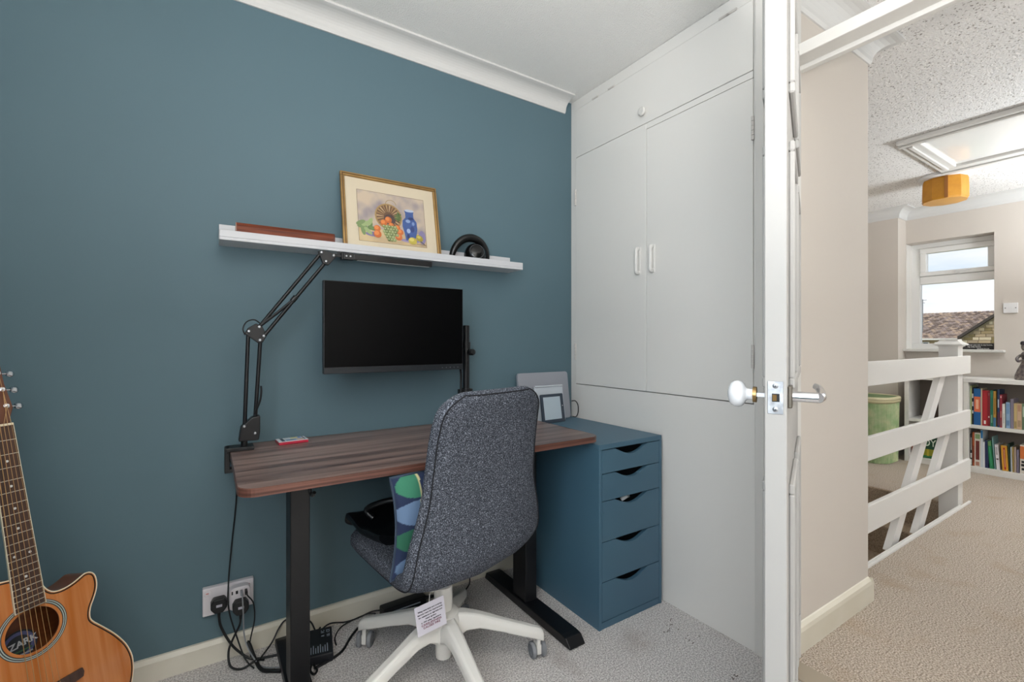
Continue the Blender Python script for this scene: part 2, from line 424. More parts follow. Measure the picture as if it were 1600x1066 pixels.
# white porcelain knob on the bedroom side
kx = DW - .060
kn = None
bm = BM(); lathe(bm, [(0, .0745), (.010, .074), (.018, .0715), (.0245, .067), (.028, .060), (.0285, .054), (.0265, .0475), (.0215, .0425), (.0150, .0395), (.0118, .036), (.0112, .031), (.0125, .026)], (kx, -DT, HZ), (0, -1, 0), 32)
kn = obj('knob', bm, M_PORC, dr, world=False, smooth=True, label='white porcelain knob')
bm = BM(); lathe(bm, [(.0, .026), (.0165, .026), (.0165, .019), (.0, .019)], (kx, -DT, HZ), (0, -1, 0), 28); obj('brass_collar', bm, M_BRASS, kn, world=False, smooth=True)
bm = BM(); box(bm, kx - .004, kx + .004, -DT - .022, -DT, HZ - .004, HZ + .004); obj('spindle', bm, M_STEEL, kn, world=False)
bm = BM(); cyl(bm, (kx + .0105, -DT - .031, HZ), (kx + .0135, -DT - .031, HZ), .0035, seg=12); obj('grub_screw', bm, M_STEEL, kn, world=False)
# chrome lever on the landing side
bm = BM(); box(bm, kx - .022, kx + .022, 0, .008, HZ - .022, HZ + .022, .002); lv = obj('lever_rose', bm, mat('tarnished_steel', '#6c665d', .35, .9), dr, world=False, label='tarnished square rose')
bm = BM()
cyl(bm, (kx, .008, HZ), (kx, .052, HZ), .0105, seg=24)
tube(bm, [(kx, .052, HZ), (kx - .012, .056, HZ + .001), (kx - .05, .057, HZ + .003), (kx - .085, .056, HZ + .006), (kx - .100, .052, HZ + .012), (kx - .105, .045, HZ + .015)], [.0105, .010, .0085, .008, .008, .006], 14, sub=4)
obj('lever_handle', bm, M_CHROME, dr, world=False, smooth=True, label='chrome lever handle')

# ------------------------------------------------------------------ landing window
w1 = sempty('window_1', 'white landing window with a top-hung opening light')
XF0, XF1 = 5.84, 5.90
Y0, Y1, Z0, Z1 = 1.085, 1.694, 1.02, 2.047
bm = BM()
for y0, y1, z0, z1 in ((Y0, Y1, Z0, 1.075), (Y0, Y1, 2.0, Z1), (Y1 - .07, Y1, 1.075, 2.0), (Y0, Y0 + .012, 1.075, 2.0)):
    box(bm, XF0, XF1, y0, y1, z0, z1, .004, 1)
struct('window_frame', bm, M_UPVC, w1)
bm = BM(); box(bm, XF0 - .005, XF1, Y0 + .012, Y1 - .07, 1.652, 1.725, .004, 1); struct('transom', bm, M_UPVC, w1)
bm = BM()
for y0, y1, z0, z1 in ((1.10, 1.622, 1.728, 1.768), (1.10, 1.622, 1.948, 1.998), (1.575, 1.622, 1.768, 1.948), (1.10, 1.150, 1.768, 1.948)):
    box(bm, XF0 - .018, XF1 - .01, y0, y1, z0, z1, .005, 1)
sa = struct('sash', bm, M_UPVC, w1)
bm = BM(); box(bm, XF0 - .03, XF0 - .018, 1.33, 1.375, 1.735, 1.760, .004); tube(bm, [(XF0 - .03, 1.35, 1.748), (XF0 - .04, 1.35, 1.748), (XF0 - .042, 1.33, 1.752), (XF0 - .042, 1.25, 1.757)], .006, 8)
struct('window_handle', bm, M_WPL, sa)
bm = BM(); box(bm, 5.868, 5.872, 1.15, 1.575, 1.768, 1.948); struct('pane', bm, glass_mat(), w1)
bm = BM(); box(bm, 5.868, 5.872, Y0 + .012, Y1 - .07, 1.075, 1.652); struct('pane', bm, glass_mat(), w1)
bm = BM(); box(bm, XF1, 5.99, Y0, Y1, 1.0005, 1.03); box(bm, XF0, XF1, Y0, Y1, 1.0005, 1.0195); struct('outer_sill', bm, M_UPVC, w1)
bm = BM(); box(bm, 5.615, XF0, Y0 + .001, Y1 - .001, 1.0005, 1.024, .005); box(bm, 5.615, 5.698, 1.015, Y0 + .002, 1.0005, 1.024, .005); struct('window_sill', bm, M_WHITE, w1)
bm = BM(); box(bm, XW + .002, XF0, Y1 - .006, Y1 - .0005, 1.025, 2.04); struct('reveal', bm, mat('reveal_white', '#ece8e2', .6), w1)

# ------------------------------------------------------------------ house and ground seen through the window
bm = BM(); box(bm, 10, 140, -60, 80, -3.1, -3.0); struct('ground_outside', bm, mat('distant_grass', '#6d7a55', .9, vary=(.3, '#8a8f70', 3)))
hs = thing('stone_house', 'stone house with a brown tiled roof outside the landing window', 'house', (68, 16, -3))
M_STONE = mat('house_stone', '#a89478', .9, vary=(.5, '#c2ab8c', 3))
bm = BM(); box(bm, 64.6, 80, 4, 32, -3, 1.35); obj('wall', bm, M_STONE, hs)
bm = BM(); extr(bm, [(64.3, 1.35), (72, 4.35), (79.7, 1.35)], 'y', 3.5, 24); obj('roof_deck', bm, mat('roof_felt', '#5a514b', .9), hs)
TV, TF, TC = [], [], []
tc = [lin(c) for c in ('#8b7a70', '#a08d7e', '#75655c', '#93847c', '#b09a86', '#6b5c55', '#9c8c86')]
ux, uz = 7.7 / math.hypot(7.7, 3.05), 3.05 / math.hypot(7.7, 3.05)
for i in range(24):
    for j in range(62):
        s0 = i * .345; y0 = 3.6 + j * .33 + (i % 2) * .165
        x0, z0 = 64.2 + ux * s0, 1.36 + uz * s0
        x1, z1 = x0 + ux * .40, z0 + uz * .40
        c = random.choice(tc); b = len(TV); lift = .05 + random.random() * .03
        TV += [(x0 - uz * lift, y0, z0 + ux * lift), (x0 - uz * lift, y0 + .30, z0 + ux * lift), (x1, y0 + .30, z1 + .01), (x1, y0, z1 + .01), (x0, y0, z0), (x0, y0 + .30, z0)]
        TF += [(b, b + 3, b + 2, b + 1), (b, b + 1, b + 5, b + 4)]; TC += [c] * 6
me = bpy.data.meshes.new('roof_tiles'); me.from_pydata(TV, [], TF)
ca = me.color_attributes.new('Col', 'FLOAT_COLOR', 'POINT')
for i, c in enumerate(TC): ca.data[i].color = c
rt = bpy.data.objects.new('roof_tiles', me); COL.objects.link(rt); me.materials.append(attr_mat('roof_tile', .85)); me.transform(ROOTM[hs.name].inverted()); rt.parent = hs; rt['kind'] = 'stuff'
bm = BM(); box(bm, 63.95, 64.25, 14.6, 24, 1.20, 1.38); obj('gutter', bm, M_WHITE, hs)
for y in (17.2, 16.2, 15.2):
    bm = BM(); box(bm, 64.5, 64.6, y, y + .55, .3, 1.0); wf = obj('window', bm, M_UPVC, hs)
    bm = BM(); box(bm, 64.47, 64.5, y + .08, y + .47, .38, .92); obj('pane', bm, mat('far_glass', '#4a5660', .15), wf)
# front gable with coursed stone
bm = BM(); extr(bm, [(14.3, 1.35), (8.5, 6.2), (8.5, -3), (14.3, -3)], 'x', 62.6, 64.5); gb = obj('gable', bm, mat('mortar', '#94856f', .95), hs)
SV, SF, SC = [], [], []
sc = [lin(c) for c in ('#a89478', '#bda98a', '#93805f', '#c7b79c', '#9d8b74', '#847450')]
for r in range(18):
    z = -.6 + r * .30; y = 8.6 + (r % 2) * .3
    while y < 14.2:
        w = random.uniform(.45, .9); y1 = min(y + w, 14.25 - max(0, (z + .3 - 1.35)) * 1.196)
        if y1 - y > .12:
            b = len(SV); x = 62.55 - random.random() * .03
            SV += [(x, y, z), (x, y1 - .04, z), (x, y1 - .04, z + .26), (x, y, z + .26), (62.6, y, z), (62.6, y1 - .04, z), (62.6, y1 - .04, z + .26), (62.6, y, z + .26)]
            SF += [(b, b + 1, b + 2, b + 3), (b, b + 4, b + 5, b + 1), (b + 1, b + 5, b + 6, b + 2), (b + 2, b + 6, b + 7, b + 3), (b + 3, b + 7, b + 4, b)]
            SC += [random.choice(sc)] * 8
        y += w
me = bpy.data.meshes.new('stone_courses'); me.from_pydata(SV, [], SF)
ca = me.color_attributes.new('Col', 'FLOAT_COLOR', 'POINT')
for i, c in enumerate(SC): ca.data[i].color = c
so = bpy.data.objects.new('stone_courses', me); COL.objects.link(so); me.materials.append(attr_mat('rough_stone', .95)); me.transform(ROOTM[hs.name].inverted()); so.parent = gb; so['kind'] = 'stuff'
bm = BM(); extr(bm, [(14.45, 1.25), (14.45, 1.55), (8.5, 6.52), (8.5, 6.22)], 'x', 62.3, 64.6); obj('bargeboard', bm, mat('dark_bargeboard', '#3a322e', .6), hs)
bm = BM(); cyl(bm, (66, 18.15, 2.0), (66, 18.15, 5.7), .05, seg=8); cyl(bm, (66, 17.8, 5.6), (66, 18.5, 5.6), .03, seg=6); cyl(bm, (66, 17.95, 5.3), (66, 18.35, 5.3), .03, seg=6)
obj('aerial', bm, mat('aerial_grey', '#85888c', .5, .6), hs)

# ================================================================== CUPBOARD
cb = thing('built_in_cupboard', 'white built-in cupboard with double doors filling the alcove beside the blue wall', 'cupboard', (XC, 1.385, 0))
YA, YB = .905, 1.898
dl = [('flap', .911, 1.857, 2.060, 2.310), ('dl', 1.3925, 1.857, .878, 2.052), ('dr', .911, 1.3885, .878, 2.032)]
bm = BM()
for y0, y1, z0, z1 in ((YA, YB, 2.313, CH - .002), (YA, .9085, 0, 2.313), (1.860, YB, 0, 2.313), (.9085, 1.860, 0, .8745)):
    box(bm, XC, XC + .02, y0, y1, z0, z1)
obj('face_frame', bm, M_CUP, cb)
bm = BM(); box(bm, XC - .003, XC + .0, .93, 1.862, .0, .006)
bm.free()
bm = BM(); box(bm, XC + .021, XC + .03, YA, YB, 0, CH - .002); box(bm, XC + .031, XE - .055, .88, .89, 0, CH - .01); obj('carcass', bm, M_DARK, cb)
def cdoor(name, y0, y1, z0, z1, lab=None):
    bm = BM(); box(bm, XC - .003, XC + .0195, y0, y1, z0, z1, .0015, 1); return obj(name, bm, M_CUP, cb, label=lab)
fl = cdoor('flap_door', .911, 1.857, 2.061, 2.311)
bm = BM(); box(bm, XC - .0015, XC + .0195, .911, 1.857, 2.0345, 2.0585); obj('rail', bm, M_CUP, cb)
d_l = cdoor('door', 1.3915, 1.857, .878, 2.056)
d_r = cdoor('door', .911, 1.3885, .878, 2.032)
bm = BM(); lathe(bm, [(0, .022), (.014, .022), (.019, .018), (.019, .012), (.010, .006), (.010, 0)], (XC - .003, 1.402, 2.113), (-1, 0, 0)); obj('knob', bm, M_WHITE, fl, smooth=True)
for y, d in ((1.431, d_l), (1.352, d_r)):
    bm = BM(); zc = 1.458; x = XC - .003
    tube(bm, [(x, y, zc + .053), (x - .012, y, zc + .053), (x - .018, y, zc + .046), (x - .018, y, zc + .02), (x - .018, y, zc - .02), (x - .018, y, zc - .046), (x - .012, y, zc - .053), (x, y, zc - .053)], .0085, 10, sub=3)
    bm2 = BM(); box(bm2, x - .003, x, y - .011, y + .011, zc - .06, zc + .06, .001, 1)
    h_ = obj('handle', bm, M_CUP, d, smooth=True); obj('backplate', bm2, M_CUP, h_)
M_HINGE = mat('painted_hinge', '#d0cac4', .35)
for y, zs, d in ((.9095, (1.853, 1.045), d_r), (1.8585, (1.853, 1.045), d_l)):
    for z in zs:
        bm = BM()
        for k in range(5): cyl(bm, (XC - .006, y, z - .042 + k * .017), (XC - .006, y, z - .042 + k * .017 + .0155), .0052, seg=10)
        obj('hinge', bm, M_HINGE, d, smooth=True)
for y in (1.71, 1.60, 1.02, .99):
    bm = BM()
    cyl(bm, (XC - .005, y - .02, 2.312), (XC - .005, y + .02, 2.312), .0045, seg=10); obj('hinge', bm, M_HINGE, fl, smooth=True)

# ================================================================== SHELF and what is on it
SX0, SX1 = .03, 1.222
sh = thing('picture_ledge', 'long white picture ledge on the blue wall above the monitor', 'shelf', (.626, YW, 1.43))
bm = BM(); box(bm, SX0, SX1, YW - .122, YW - .001, 1.43, 1.440, .001, 1); obj('shelf_board', bm, M_LEDGE, sh)
bm = BM(); box(bm, SX0, SX1, YW - .013, YW - .001, 1.4402, 1.502, .001, 1); obj('back_board', bm, M_LEDGE, sh)
bm = BM(); box(bm, SX0, SX1, YW - .122, YW - .111, 1.4402, 1.4625, .001, 1); obj('front_lip', bm, M_LEDGE, sh)

# picture (local: x right, y up, z out), leaning back
pm = Matrix.Translation((.6245, 1.815, 1.4412)) @ Matrix.Rotation(math.radians(90 - 11.5), 4, 'X')
# after Rx(90): local y -> up, local z -> -Y (towards the room)
pic = thing('framed_picture', 'gilt framed still life of fruit, basket and blue jar leaning on the white ledge', 'picture', mtx=pm)
PWd, PHt = .40, .323
M_GILT = mat('gilt_frame', '#b08c56', .35, .55, bump=(120, .15, .002), vary=(14, '#8f6f42', 4))
M_GILT2 = mat('dark_gilt_groove', '#5f4526', .45, .3)
for nm, rect in (('frame', ((-PWd / 2, PWd / 2, 0, .016), (-PWd / 2, PWd / 2, PHt - .016, PHt), (-PWd / 2, -PWd / 2 + .016, .016, PHt - .016), (PWd / 2 - .016, PWd / 2, .016, PHt - .016))),):
    bm = BM(); bm2 = BM()
    for x0, x1, y0, y1 in rect: box(bm, x0, x1, y0, y1, 0, .016, .003)
    for x0, x1, y0, y1 in ((-.192, .192, .0068, .0100), (-.192, .192, PHt - .0100, PHt - .0068), (-.1932, -.1900, .007, PHt - .007), (.1900, .1932, .007, PHt - .007)): box(bm2, x0, x1, y0, y1, .0155, .0168)
    f_ = obj('frame', bm, M_GILT, pic, world=False); obj('frame_groove', bm2, M_GILT2, f_, world=False)
bm = BM(); box(bm, -.186, .186, .014, PHt - .014, .002, .007); obj('mount', bm, mat('cream_mount', '#d6c9b0', .9), pic, world=False)
# printed painting: flat shapes, thin layers of paint
pa_bm = BM(); PLAY = []
def paint(pts, hexc, z):
    vs = [pa_bm.verts.new((p[0], p[1], z)) for p in pts]
    for v in vs: PLAY.append(lin(hexc))
    pa_bm.faces.new(vs)
def disc(cx, cy, rx, ry, hexc, z, n=18, rot=0):
    paint([(cx + rx * math.cos(2 * PI * k / n) * math.cos(rot) - ry * math.sin(2 * PI * k / n) * math.sin(rot), cy + rx * math.cos(2 * PI * k / n) * math.sin(rot) + ry * math.sin(2 * PI * k / n) * math.cos(rot)) for k in range(n)], hexc, z)
def PQ(u, v):   # 0..1 across, 0..1 up the painted area
    return (-.138 + .276 * u, .047 + .212 * v)
z = .0073
# fine grid background, mottled
import mathutils
for i in range(44):
    for j in range(34):
        a, b = PQ(i / 44, j / 34); c, d = PQ((i + 1) / 44, (j + 1) / 34)
        nz = mathutils.noise.noise((i * .11, j * .12, 3.1)) + .35 * mathutils.noise.noise((i * .33, j * .3, 8.1))
        if j < 9: base = Vector((.82, .73, .56)).lerp(Vector((.72, .62, .50)), max(0, min(1, .3 - nz)))
        else: base = Vector((.80, .73, .64)).lerp(Vector((.60, .56, .58)), max(0, min(1, .40 + nz * .9)))
        hx_ = '%02x%02x%02x' % tuple(int(255 * q) for q in base)
        paint([(a, b), (c, b), (c, d), (a, d)], hx_, z)
z += .0002
disc(*PQ(.20, .15), .03, .010, '#7d739a', z); disc(*PQ(.75, .10), .04, .008, '#9a8db0', z); disc(*PQ(.94, .2), .016, .03, '#8a80a8', z)
z += .0002
bx, by = PQ(.44, .54)
disc(bx, by, .056, .056, '#a98a58', z, 28); z += .0002; disc(bx, by, .050, .050, '#6d4f37', z, 28); z += .0002
for k in range(22):
    a = 2 * PI * k / 22
    paint([(bx + .020 * math.cos(a - .05), by + .020 * math.sin(a - .05)), (bx + .049 * math.cos(a - .08), by + .049 * math.sin(a - .08)), (bx + .049 * math.cos(a + .07), by + .049 * math.sin(a + .07)), (bx + .020 * math.cos(a + .05), by + .020 * math.sin(a + .05))], ('#b08f63', '#9a774f', '#bfa07a')[k % 3], z)
z += .0002; disc(bx + .004, by - .012, .024, .022, '#4b3a3a', z)
for k in range(12):
    a0, a1 = PI * k / 12, PI * (k + 1) / 12; hx0, hy0 = bx + .012, by + .054
    paint([(hx0 + .020 * math.cos(a0), hy0 + .018 * math.sin(a0)), (hx0 + .0225 * math.cos(a0), hy0 + .0205 * math.sin(a0)), (hx0 + .0225 * math.cos(a1), hy0 + .0205 * math.sin(a1)), (hx0 + .020 * math.cos(a1), hy0 + .018 * math.sin(a1))], '#a08a60', z)
z += .0002
for k, (u, v) in enumerate(((.05, .28), (.10, .34), (.16, .30), (.06, .20), (.13, .20), (.20, .26), (.03, .35), (.16, .38))):
    disc(*PQ(u, v), .020, .0085, ('#7e9460', '#9fb07a', '#66804c')[k % 3], z + k * .00003, 12, rot=.6 * k)
z += .0004
jx = [(.68, .10), (.665, .26), (.64, .38), (.645, .50), (.695, .57), (.695, .66), (.68, .72), (.83, .72), (.82, .66), (.82, .58), (.865, .50), (.87, .36), (.85, .22), (.82, .12)]
paint([PQ(*p) for p in jx], '#3d5a96', z); z += .0002
disc(*PQ(.76, .72), .020, .006, '#b9c4d8', z); disc(*PQ(.73, .50), .010, .007, '#8fa5cc', z); disc(*PQ(.79, .34), .009, .013, '#2b3f78', z); disc(*PQ(.73, .30), .008, .010, '#a6b8d8', z); disc(*PQ(.78, .56), .012, .006, '#26386c', z); disc(*PQ(.72, .18), .006, .012, '#25346a', z); disc(*PQ(.81, .46), .006, .008, '#7d95c4', z)
z += .0003
for k, (u, v, r) in enumerate(((.36, .40, .0135), (.43, .47, .0140), (.47, .37, .0110), (.26, .27, .0135), (.26, .16, .0155), (.56, .33, .012), (.60, .25, .013), (.57, .15, .0150))):
    x_, y_ = PQ(u, v); disc(x_, y_, r, r, '#c96a2e', z + k * .0001); disc(x_ - r * .2, y_ + r * .25, r * .62, r * .6, '#e08a45', z + k * .0001 + .00005)
z += .001
for k in range(9):
    disc(*PQ(.58 + .02 * math.cos(k), .55 + .05 * math.sin(k * 1.7)), .004, .014, ('#7c9154', '#5d7440')[k % 2], z, 10, rot=.4 * k)
z += .0002
for k, (u, v) in enumerate([(.36 + .042 * (i % 5) + .021 * (j % 2), .33 - .052 * j) for j in range(6) for i in range(5) if not (j > 3 and (i in (0, 4)))]):
    x_, y_ = PQ(u, v); disc(x_, y_, .0068, .0068, ('#7b8750', '#8f9a66', '#6a7646')[k % 3], z + k * .00002, 12); disc(x_ - .0015, y_ + .002, .0032, .003, '#b4bb8c', z + k * .00002 + .00001, 8)
z += .0008
disc(*PQ(.78, .10), .0185, .0155, '#bfae45', z); disc(*PQ(.765, .125), .010, .008, '#d8cb6c', z + .0001); disc(*PQ(.89, .17), .0165, .0125, '#a99a3a', z + .0002, rot=-.6); disc(*PQ(.88, .19), .008, .006, '#c9bc60', z + .0003)
paint([PQ(.90, .10), PQ(.985, -.02 + .04), PQ(.99, .03), PQ(.91, .115)], '#5a5348', z + .0003)
for k in range(7): paint([PQ(.84 + .018 * k, .035), PQ(.85 + .018 * k, .035), PQ(.853 + .018 * k, .055), PQ(.845 + .018 * k, .05)], '#6e6152', z)
bmesh.ops.recalc_face_normals(pa_bm, faces=pa_bm.faces)
me = bpy.data.meshes.new('painting'); pa_bm.to_mesh(me); pa_bm.free()
ca = me.color_attributes.new('Col', 'FLOAT_COLOR', 'POINT')
for i, c in enumerate(PLAY): ca.data[i].color = c
po = bpy.data.objects.new('painting', me); COL.objects.link(po); me.materials.append(attr_mat('watercolour', .85)); po.parent = pic
bm = BM()
for x0, x1, y0, y1 in ((-.139, .139, .0458, .047), (-.139, .139, .259, .2602), (-.1392, -.138, .047, .259), (.138, .1392, .047, .259)): box(bm, x0, x1, y0, y1, .0071, .0075)
obj('mount_line', bm, mat('mount_line', '#6e5a44', .8), pic, world=False)
bm = BM(); box(bm, -.186, .186, .014, PHt - .014, .0118, .0122); obj('glazing', bm, glass_mat('picture_glass'), pic, world=False)

# long red-brown peg board
cbm = thing('peg_board', 'long reddish brown wooden peg board lying on the white ledge', 'game board', (.232, 1.815, 1.4402))
M_ROSE = mat('rosewood', '#7d3d23', .5, bump=(30, .05, .001), vary=(6, '#4f2213', 5), stretch=(1, 14, 14), spec=.3)
bm = BM()
pts = [(1.7905, 1.4405), (1.7905, 1.484), (1.800, 1.496), (1.830, 1.496), (1.839, 1.484), (1.839, 1.4405)]
extr(bm, pts, 'x', .078, .385); obj('board', bm, M_ROSE, cbm)
bm = BM()
for i in range(26):
    for r_ in range(2):
        cyl(bm, (.10 + i * .0108, 1.806 + r_ * .012, 1.4955), (.10 + i * .0108, 1.806 + r_ * .012, 1.4972), .0016, seg=6)
obj('peg_hole', bm, mat('pale_hole', '#b98f72', .6), cbm, kind='stuff')
bm = BM(); extr(bm, [(p[0] + (.0004 if p[0] > 1.8 else -.0004), p[1] + .0002) for p in pts], 'x', .0765, .0779); obj('end_cap', bm, mat('pale_endgrain', '#b08c7c', .5), cbm)
bm = BM(); extr(bm, [(p[0] + (.0003 if p[0] > 1.8 else -.0003), p[1] + .0002) for p in pts], 'x', .3851, .391); obj('end_cap', bm, mat('dark_endgrain', '#5f2716', .4), cbm)

# headphones
hp = thing('headphones', 'black over-ear headphones lying on the right end of the white ledge', 'headphones', (.975, 1.84, 1.4402))
bm = BM(); c0 = Vector((.985, 1.835, 1.468)); pts = []
for k in range(25):
    a = math.radians(-6 + 192 * k / 24); pts.append(c0 + Vector((.088 * math.cos(a), .022 - .02 * math.sin(a), .092 * math.sin(a))))
tube(bm, pts, [.012 + .006 * math.sin(PI * k / 24) for k in range(25)], 12)
obj('headband', bm, mat('black_leatherette', '#0e0d0d', .3, bump=(120, .1, .001)), hp, smooth=True)
for dx, dy in ((.014, -.020), (.03, .018)):
    bm = BM(); o_ = (.978 + dx, 1.823 + dy + .01, 1.4880)
    lathe(bm, [(0, .028), (.022, .027), (.034, .021), (.044, .009), (.047, 0), (.047, -.010), (.038, -.018), (0, -.018)], o_, (-.25, -1, .25), 28)
    e_ = obj('ear_cup', bm, mat('gloss_black', '#0b0b0c', .2), hp, smooth=True)
    bm = BM(); lathe(bm, [(.0305, .0245), (.032, .0245), (.0335, .0220)], o_, (-.25, -1, .25), 28); obj('cup_ring', bm, mat('dark_ring', '#55565a', .3, .6), e_, smooth=True)

# ================================================================== DESK
TZ = .738
dk = thing('standing_desk', 'black-legged standing desk with a dark walnut top against the blue wall', 'desk', (.655, 1.60, 0))
M_WAL = mat('walnut_laminate', '#554340', .32, vary=(2.2, '#a48a80', 6, .38, .70), stretch=(.55, 14, 14), bump=(90, .03, .0005))
DX0, DX1, DY0, DY1 = .060, 1.256, 1.300, 1.888
bm = BM(); prism(bm, rrect(DX0, DX1, DY0, DY1, .045, 8), TZ - .0212, TZ - .0006)
obj('tabletop', bm, M_WAL, dk, smooth=True)
M_EDGE = mat('walnut_edge_band', '#7a5245', .4, vary=(3, '#4d2f27', 5), stretch=(1, 1, 40))
bm = BM()
o_, i_ = rrect(DX0 - .0008, DX1 + .0008, DY0 - .0008, DY1 + .0008, .0458, 8), rrect(DX0 + .001, DX1 - .001, DY0 + .001, DY1 - .001, .044, 8)
n = len(o_)
ring = [[bm.verts.new((p[0], p[1], zz)) for p in q] for q, zz in ((i_, TZ - .022), (o_, TZ - .022), (o_, TZ - .0012), (i_, TZ))]
for A, B in ((0, 1), (1, 2), (2, 3)):
    for k in range(n): bm.faces.new((ring[A][k], ring[A][(k + 1) % n], ring[B][(k + 1) % n], ring[B][k]))
obj('edge_band', bm, M_EDGE, dk)
for xc in (.236, 1.105):
    bm = BM(); box(bm, xc - .028, xc + .028, 1.548, 1.642, .036, TZ - .045, .003); l_ = obj('leg', bm, M_BLACK, dk)
    bm = BM(); extr(bm, [(1.262, 0.004), (1.262, .010), (1.285, .034), (1.31, .037), (1.83, .037), (1.855, .034), (1.866, .010), (1.866, .004)], 'x', xc - .036, xc + .036); obj('foot', bm, M_BLACK, dk, bevel=.003)
    for yy in (1.285, 1.845):
        bm = BM(); cyl(bm, (xc, yy, 0), (xc, yy, .006), .018, seg=16); obj('foot_pad', bm, M_RUBBER, dk)
    bm = BM(); box(bm, xc - .028, xc + .028, 1.37, 1.83, TZ - .045, TZ - .0225, .002); obj('top_bracket', bm, M_BLACK, dk)
bm = BM(); box(bm, .265, 1.076, 1.575, 1.615, TZ - .062, TZ - .0225, .002); obj('cross_beam', bm, M_BLACK, dk)
bm = BM(); box(bm, .52, .72, 1.66, 1.74, TZ - .060, TZ - .0225, .003); obj('control_box', bm, M_BLACKP, dk)
bm = BM(); tube(bm, [(.232, 1.36, TZ - .022), (.232, 1.36, TZ - .05), (.236, 1.345, TZ - .055), (.238, 1.335, TZ - .045)], .005, 8, sub=3); obj('cable_hook', bm, M_BLACKP, dk)

# ================================================================== DRAWER UNIT
du = thing('drawer_unit', 'teal blue five-drawer unit between the desk and the white cupboard', 'drawer unit', (1.416, 1.585, 0))
UX0, UX1, UY0, UY1, UZ = 1.237, 1.594, 1.290, 1.872, .705
bm = BM(); box(bm, UX0, UX1, UY0, UY1, UZ - .020, UZ, .0015, 1); obj('top_panel', bm, M_DRAW, du)
for x0, x1 in ((UX0, UX0 + .014), (UX1 - .014, UX1)):
    bm = BM(); box(bm, x0, x1, UY0, UY1, .0, UZ - .0202, .001, 1); obj('side_panel', bm, M_DRAW, du)
bm = BM(); box(bm, UX0 + .0142, UX1 - .0142, UY0 + .002, UY1, .0, .026, .001, 1); obj('plinth', bm, M_DRAW, du)
bm = BM(); box(bm, UX0 + .0142, UX1 - .0142, UY1 - .008, UY1, .026, UZ - .0202); obj('back_panel', bm, M_DRAW, du)
zz = [.6835, .592, .4865, .332, .179, .028]
for k in range(5):
    z1, z0 = zz[k] - .0015, zz[k + 1] + .0015
    x0, x1 = UX0 + .0158, UX1 - .0158; xc = (x0 + x1) / 2
    prof = [(x0, z0), (x1, z0), (x1, z1)]
    for t in range(13):
        a = t / 12; x = xc + .092 - .184 * a
        prof.append((x, z1 - .029 * (math.sin(PI * a) ** 1.15 if 0 < a < 1 else 0)))
    prof.append((x0, z1))
    bm = BM(); extr(bm, prof, 'y', UY0 + .001, UY0 + .017); d_ = obj('drawer_front', bm, M_DRAW, du, bevel=.001)
    bm = BM(); box(bm, x0 + .01, x1 - .01, UY0 + .10, UY1 - .03, z0 + .01, z1 - .03); box(bm, x0 + .01, x0 + .02, UY0 + .0172, UY0 + .10, z0 + .01, z1 - .03); box(bm, x1 - .02, x1 - .01, UY0 + .0172, UY0 + .10, z0 + .01, z1 - .03)
    obj('drawer_box', bm, M_DARK, d_)
    if k == 2:
        bm = BM(); tube(bm, [(xc - .02, UY0 + .04, z1 - .026), (xc, UY0 + .035, z1 - .016), (xc + .03, UY0 + .05, z1 - .022)], .008, 8, sub=3)
        tag(obj('crumpled_paper', bm, M_WPL, None), 'white paper scrap poking up in the third drawer slot', 'paper')

# laptop, tablet sleeve, e-reader leaning in the corner
def lean(x0, yb, zb, deg, rz=0): return Matrix.Translation((x0, yb, zb)) @ Matrix.Rotation(math.radians(rz), 4, 'Z') @ Matrix.Rotation(math.radians(90 - deg), 4, 'X')
lt = thing('laptop', 'closed silver grey laptop stood on edge against the wall on the teal drawers', 'laptop', mtx=lean(1.412, 1.850, UZ, 7.5))
M_ALU = mat('silver_aluminium', '#a8aab2', .38, .45)
bm = BM(); prism(bm, rrect(-.156, .156, 0, .238, .014, 5), .0, .0075); obj('lid', bm, M_ALU, lt, world=False, bevel=.001)
bm = BM(); prism(bm, rrect(-.156, .156, 0, .238, .014, 5), -.008, -.0005); obj('base', bm, M_ALU, lt, world=False, bevel=.001)
ts = thing('tablet', 'white tablet leaning against the grey laptop', 'tablet', mtx=lean(1.408, 1.806, UZ, 9))
bm = BM(); prism(bm, rrect(-.088, .088, 0, .172, .006, 4), 0, .008); obj('body', bm, mat('pale_grey_cover', '#c3c9d0', .35), ts, world=False, bevel=.0015)
bm = BM(); tube(bm, [(-.084, .1725, .009), (.084, .1725, .009)], .0045, 10); obj('spine', bm, mat('silver_spine', '#dfe3e8', .25, .3), ts, world=False, smooth=True)
er = thing('e_reader', 'black framed e-reader with a pale blank screen, in front of the white tablet', 'e-reader', mtx=lean(1.398, 1.772, UZ, 9.5, 2))
bm = BM(); prism(bm, rrect(-.070, .070, 0, .138, .006, 4), 0, .008); obj('bezel', bm, mat('slate_bezel', '#333e4b', .4), er, world=False, bevel=.001)
bm = BM(); box(bm, -.056, .050, .016, .124, .0078, .0084); obj('screen', bm, mat('e_ink_screen', '#b9c6cf', .45), er, world=False)
bm = BM(); cyl(bm, (.061, .078, .008), (.061, .078, .0084), .0025, seg=10); obj('button', bm, M_WPL, er, world=False)
bm = BM(); tube(bm, [(1.572, 1.842, .790), (1.590, 1.835, .790), (1.603, 1.83, .770), (1.606, 1.83, .735), (1.598, 1.836, .7085), (1.582, 1.846, .7085)], .0025, 8, sub=5)
tag(obj('charging_cable', bm, M_RUBBER, None, smooth=True), 'thin black cable looping beside the grey laptop', 'cable')

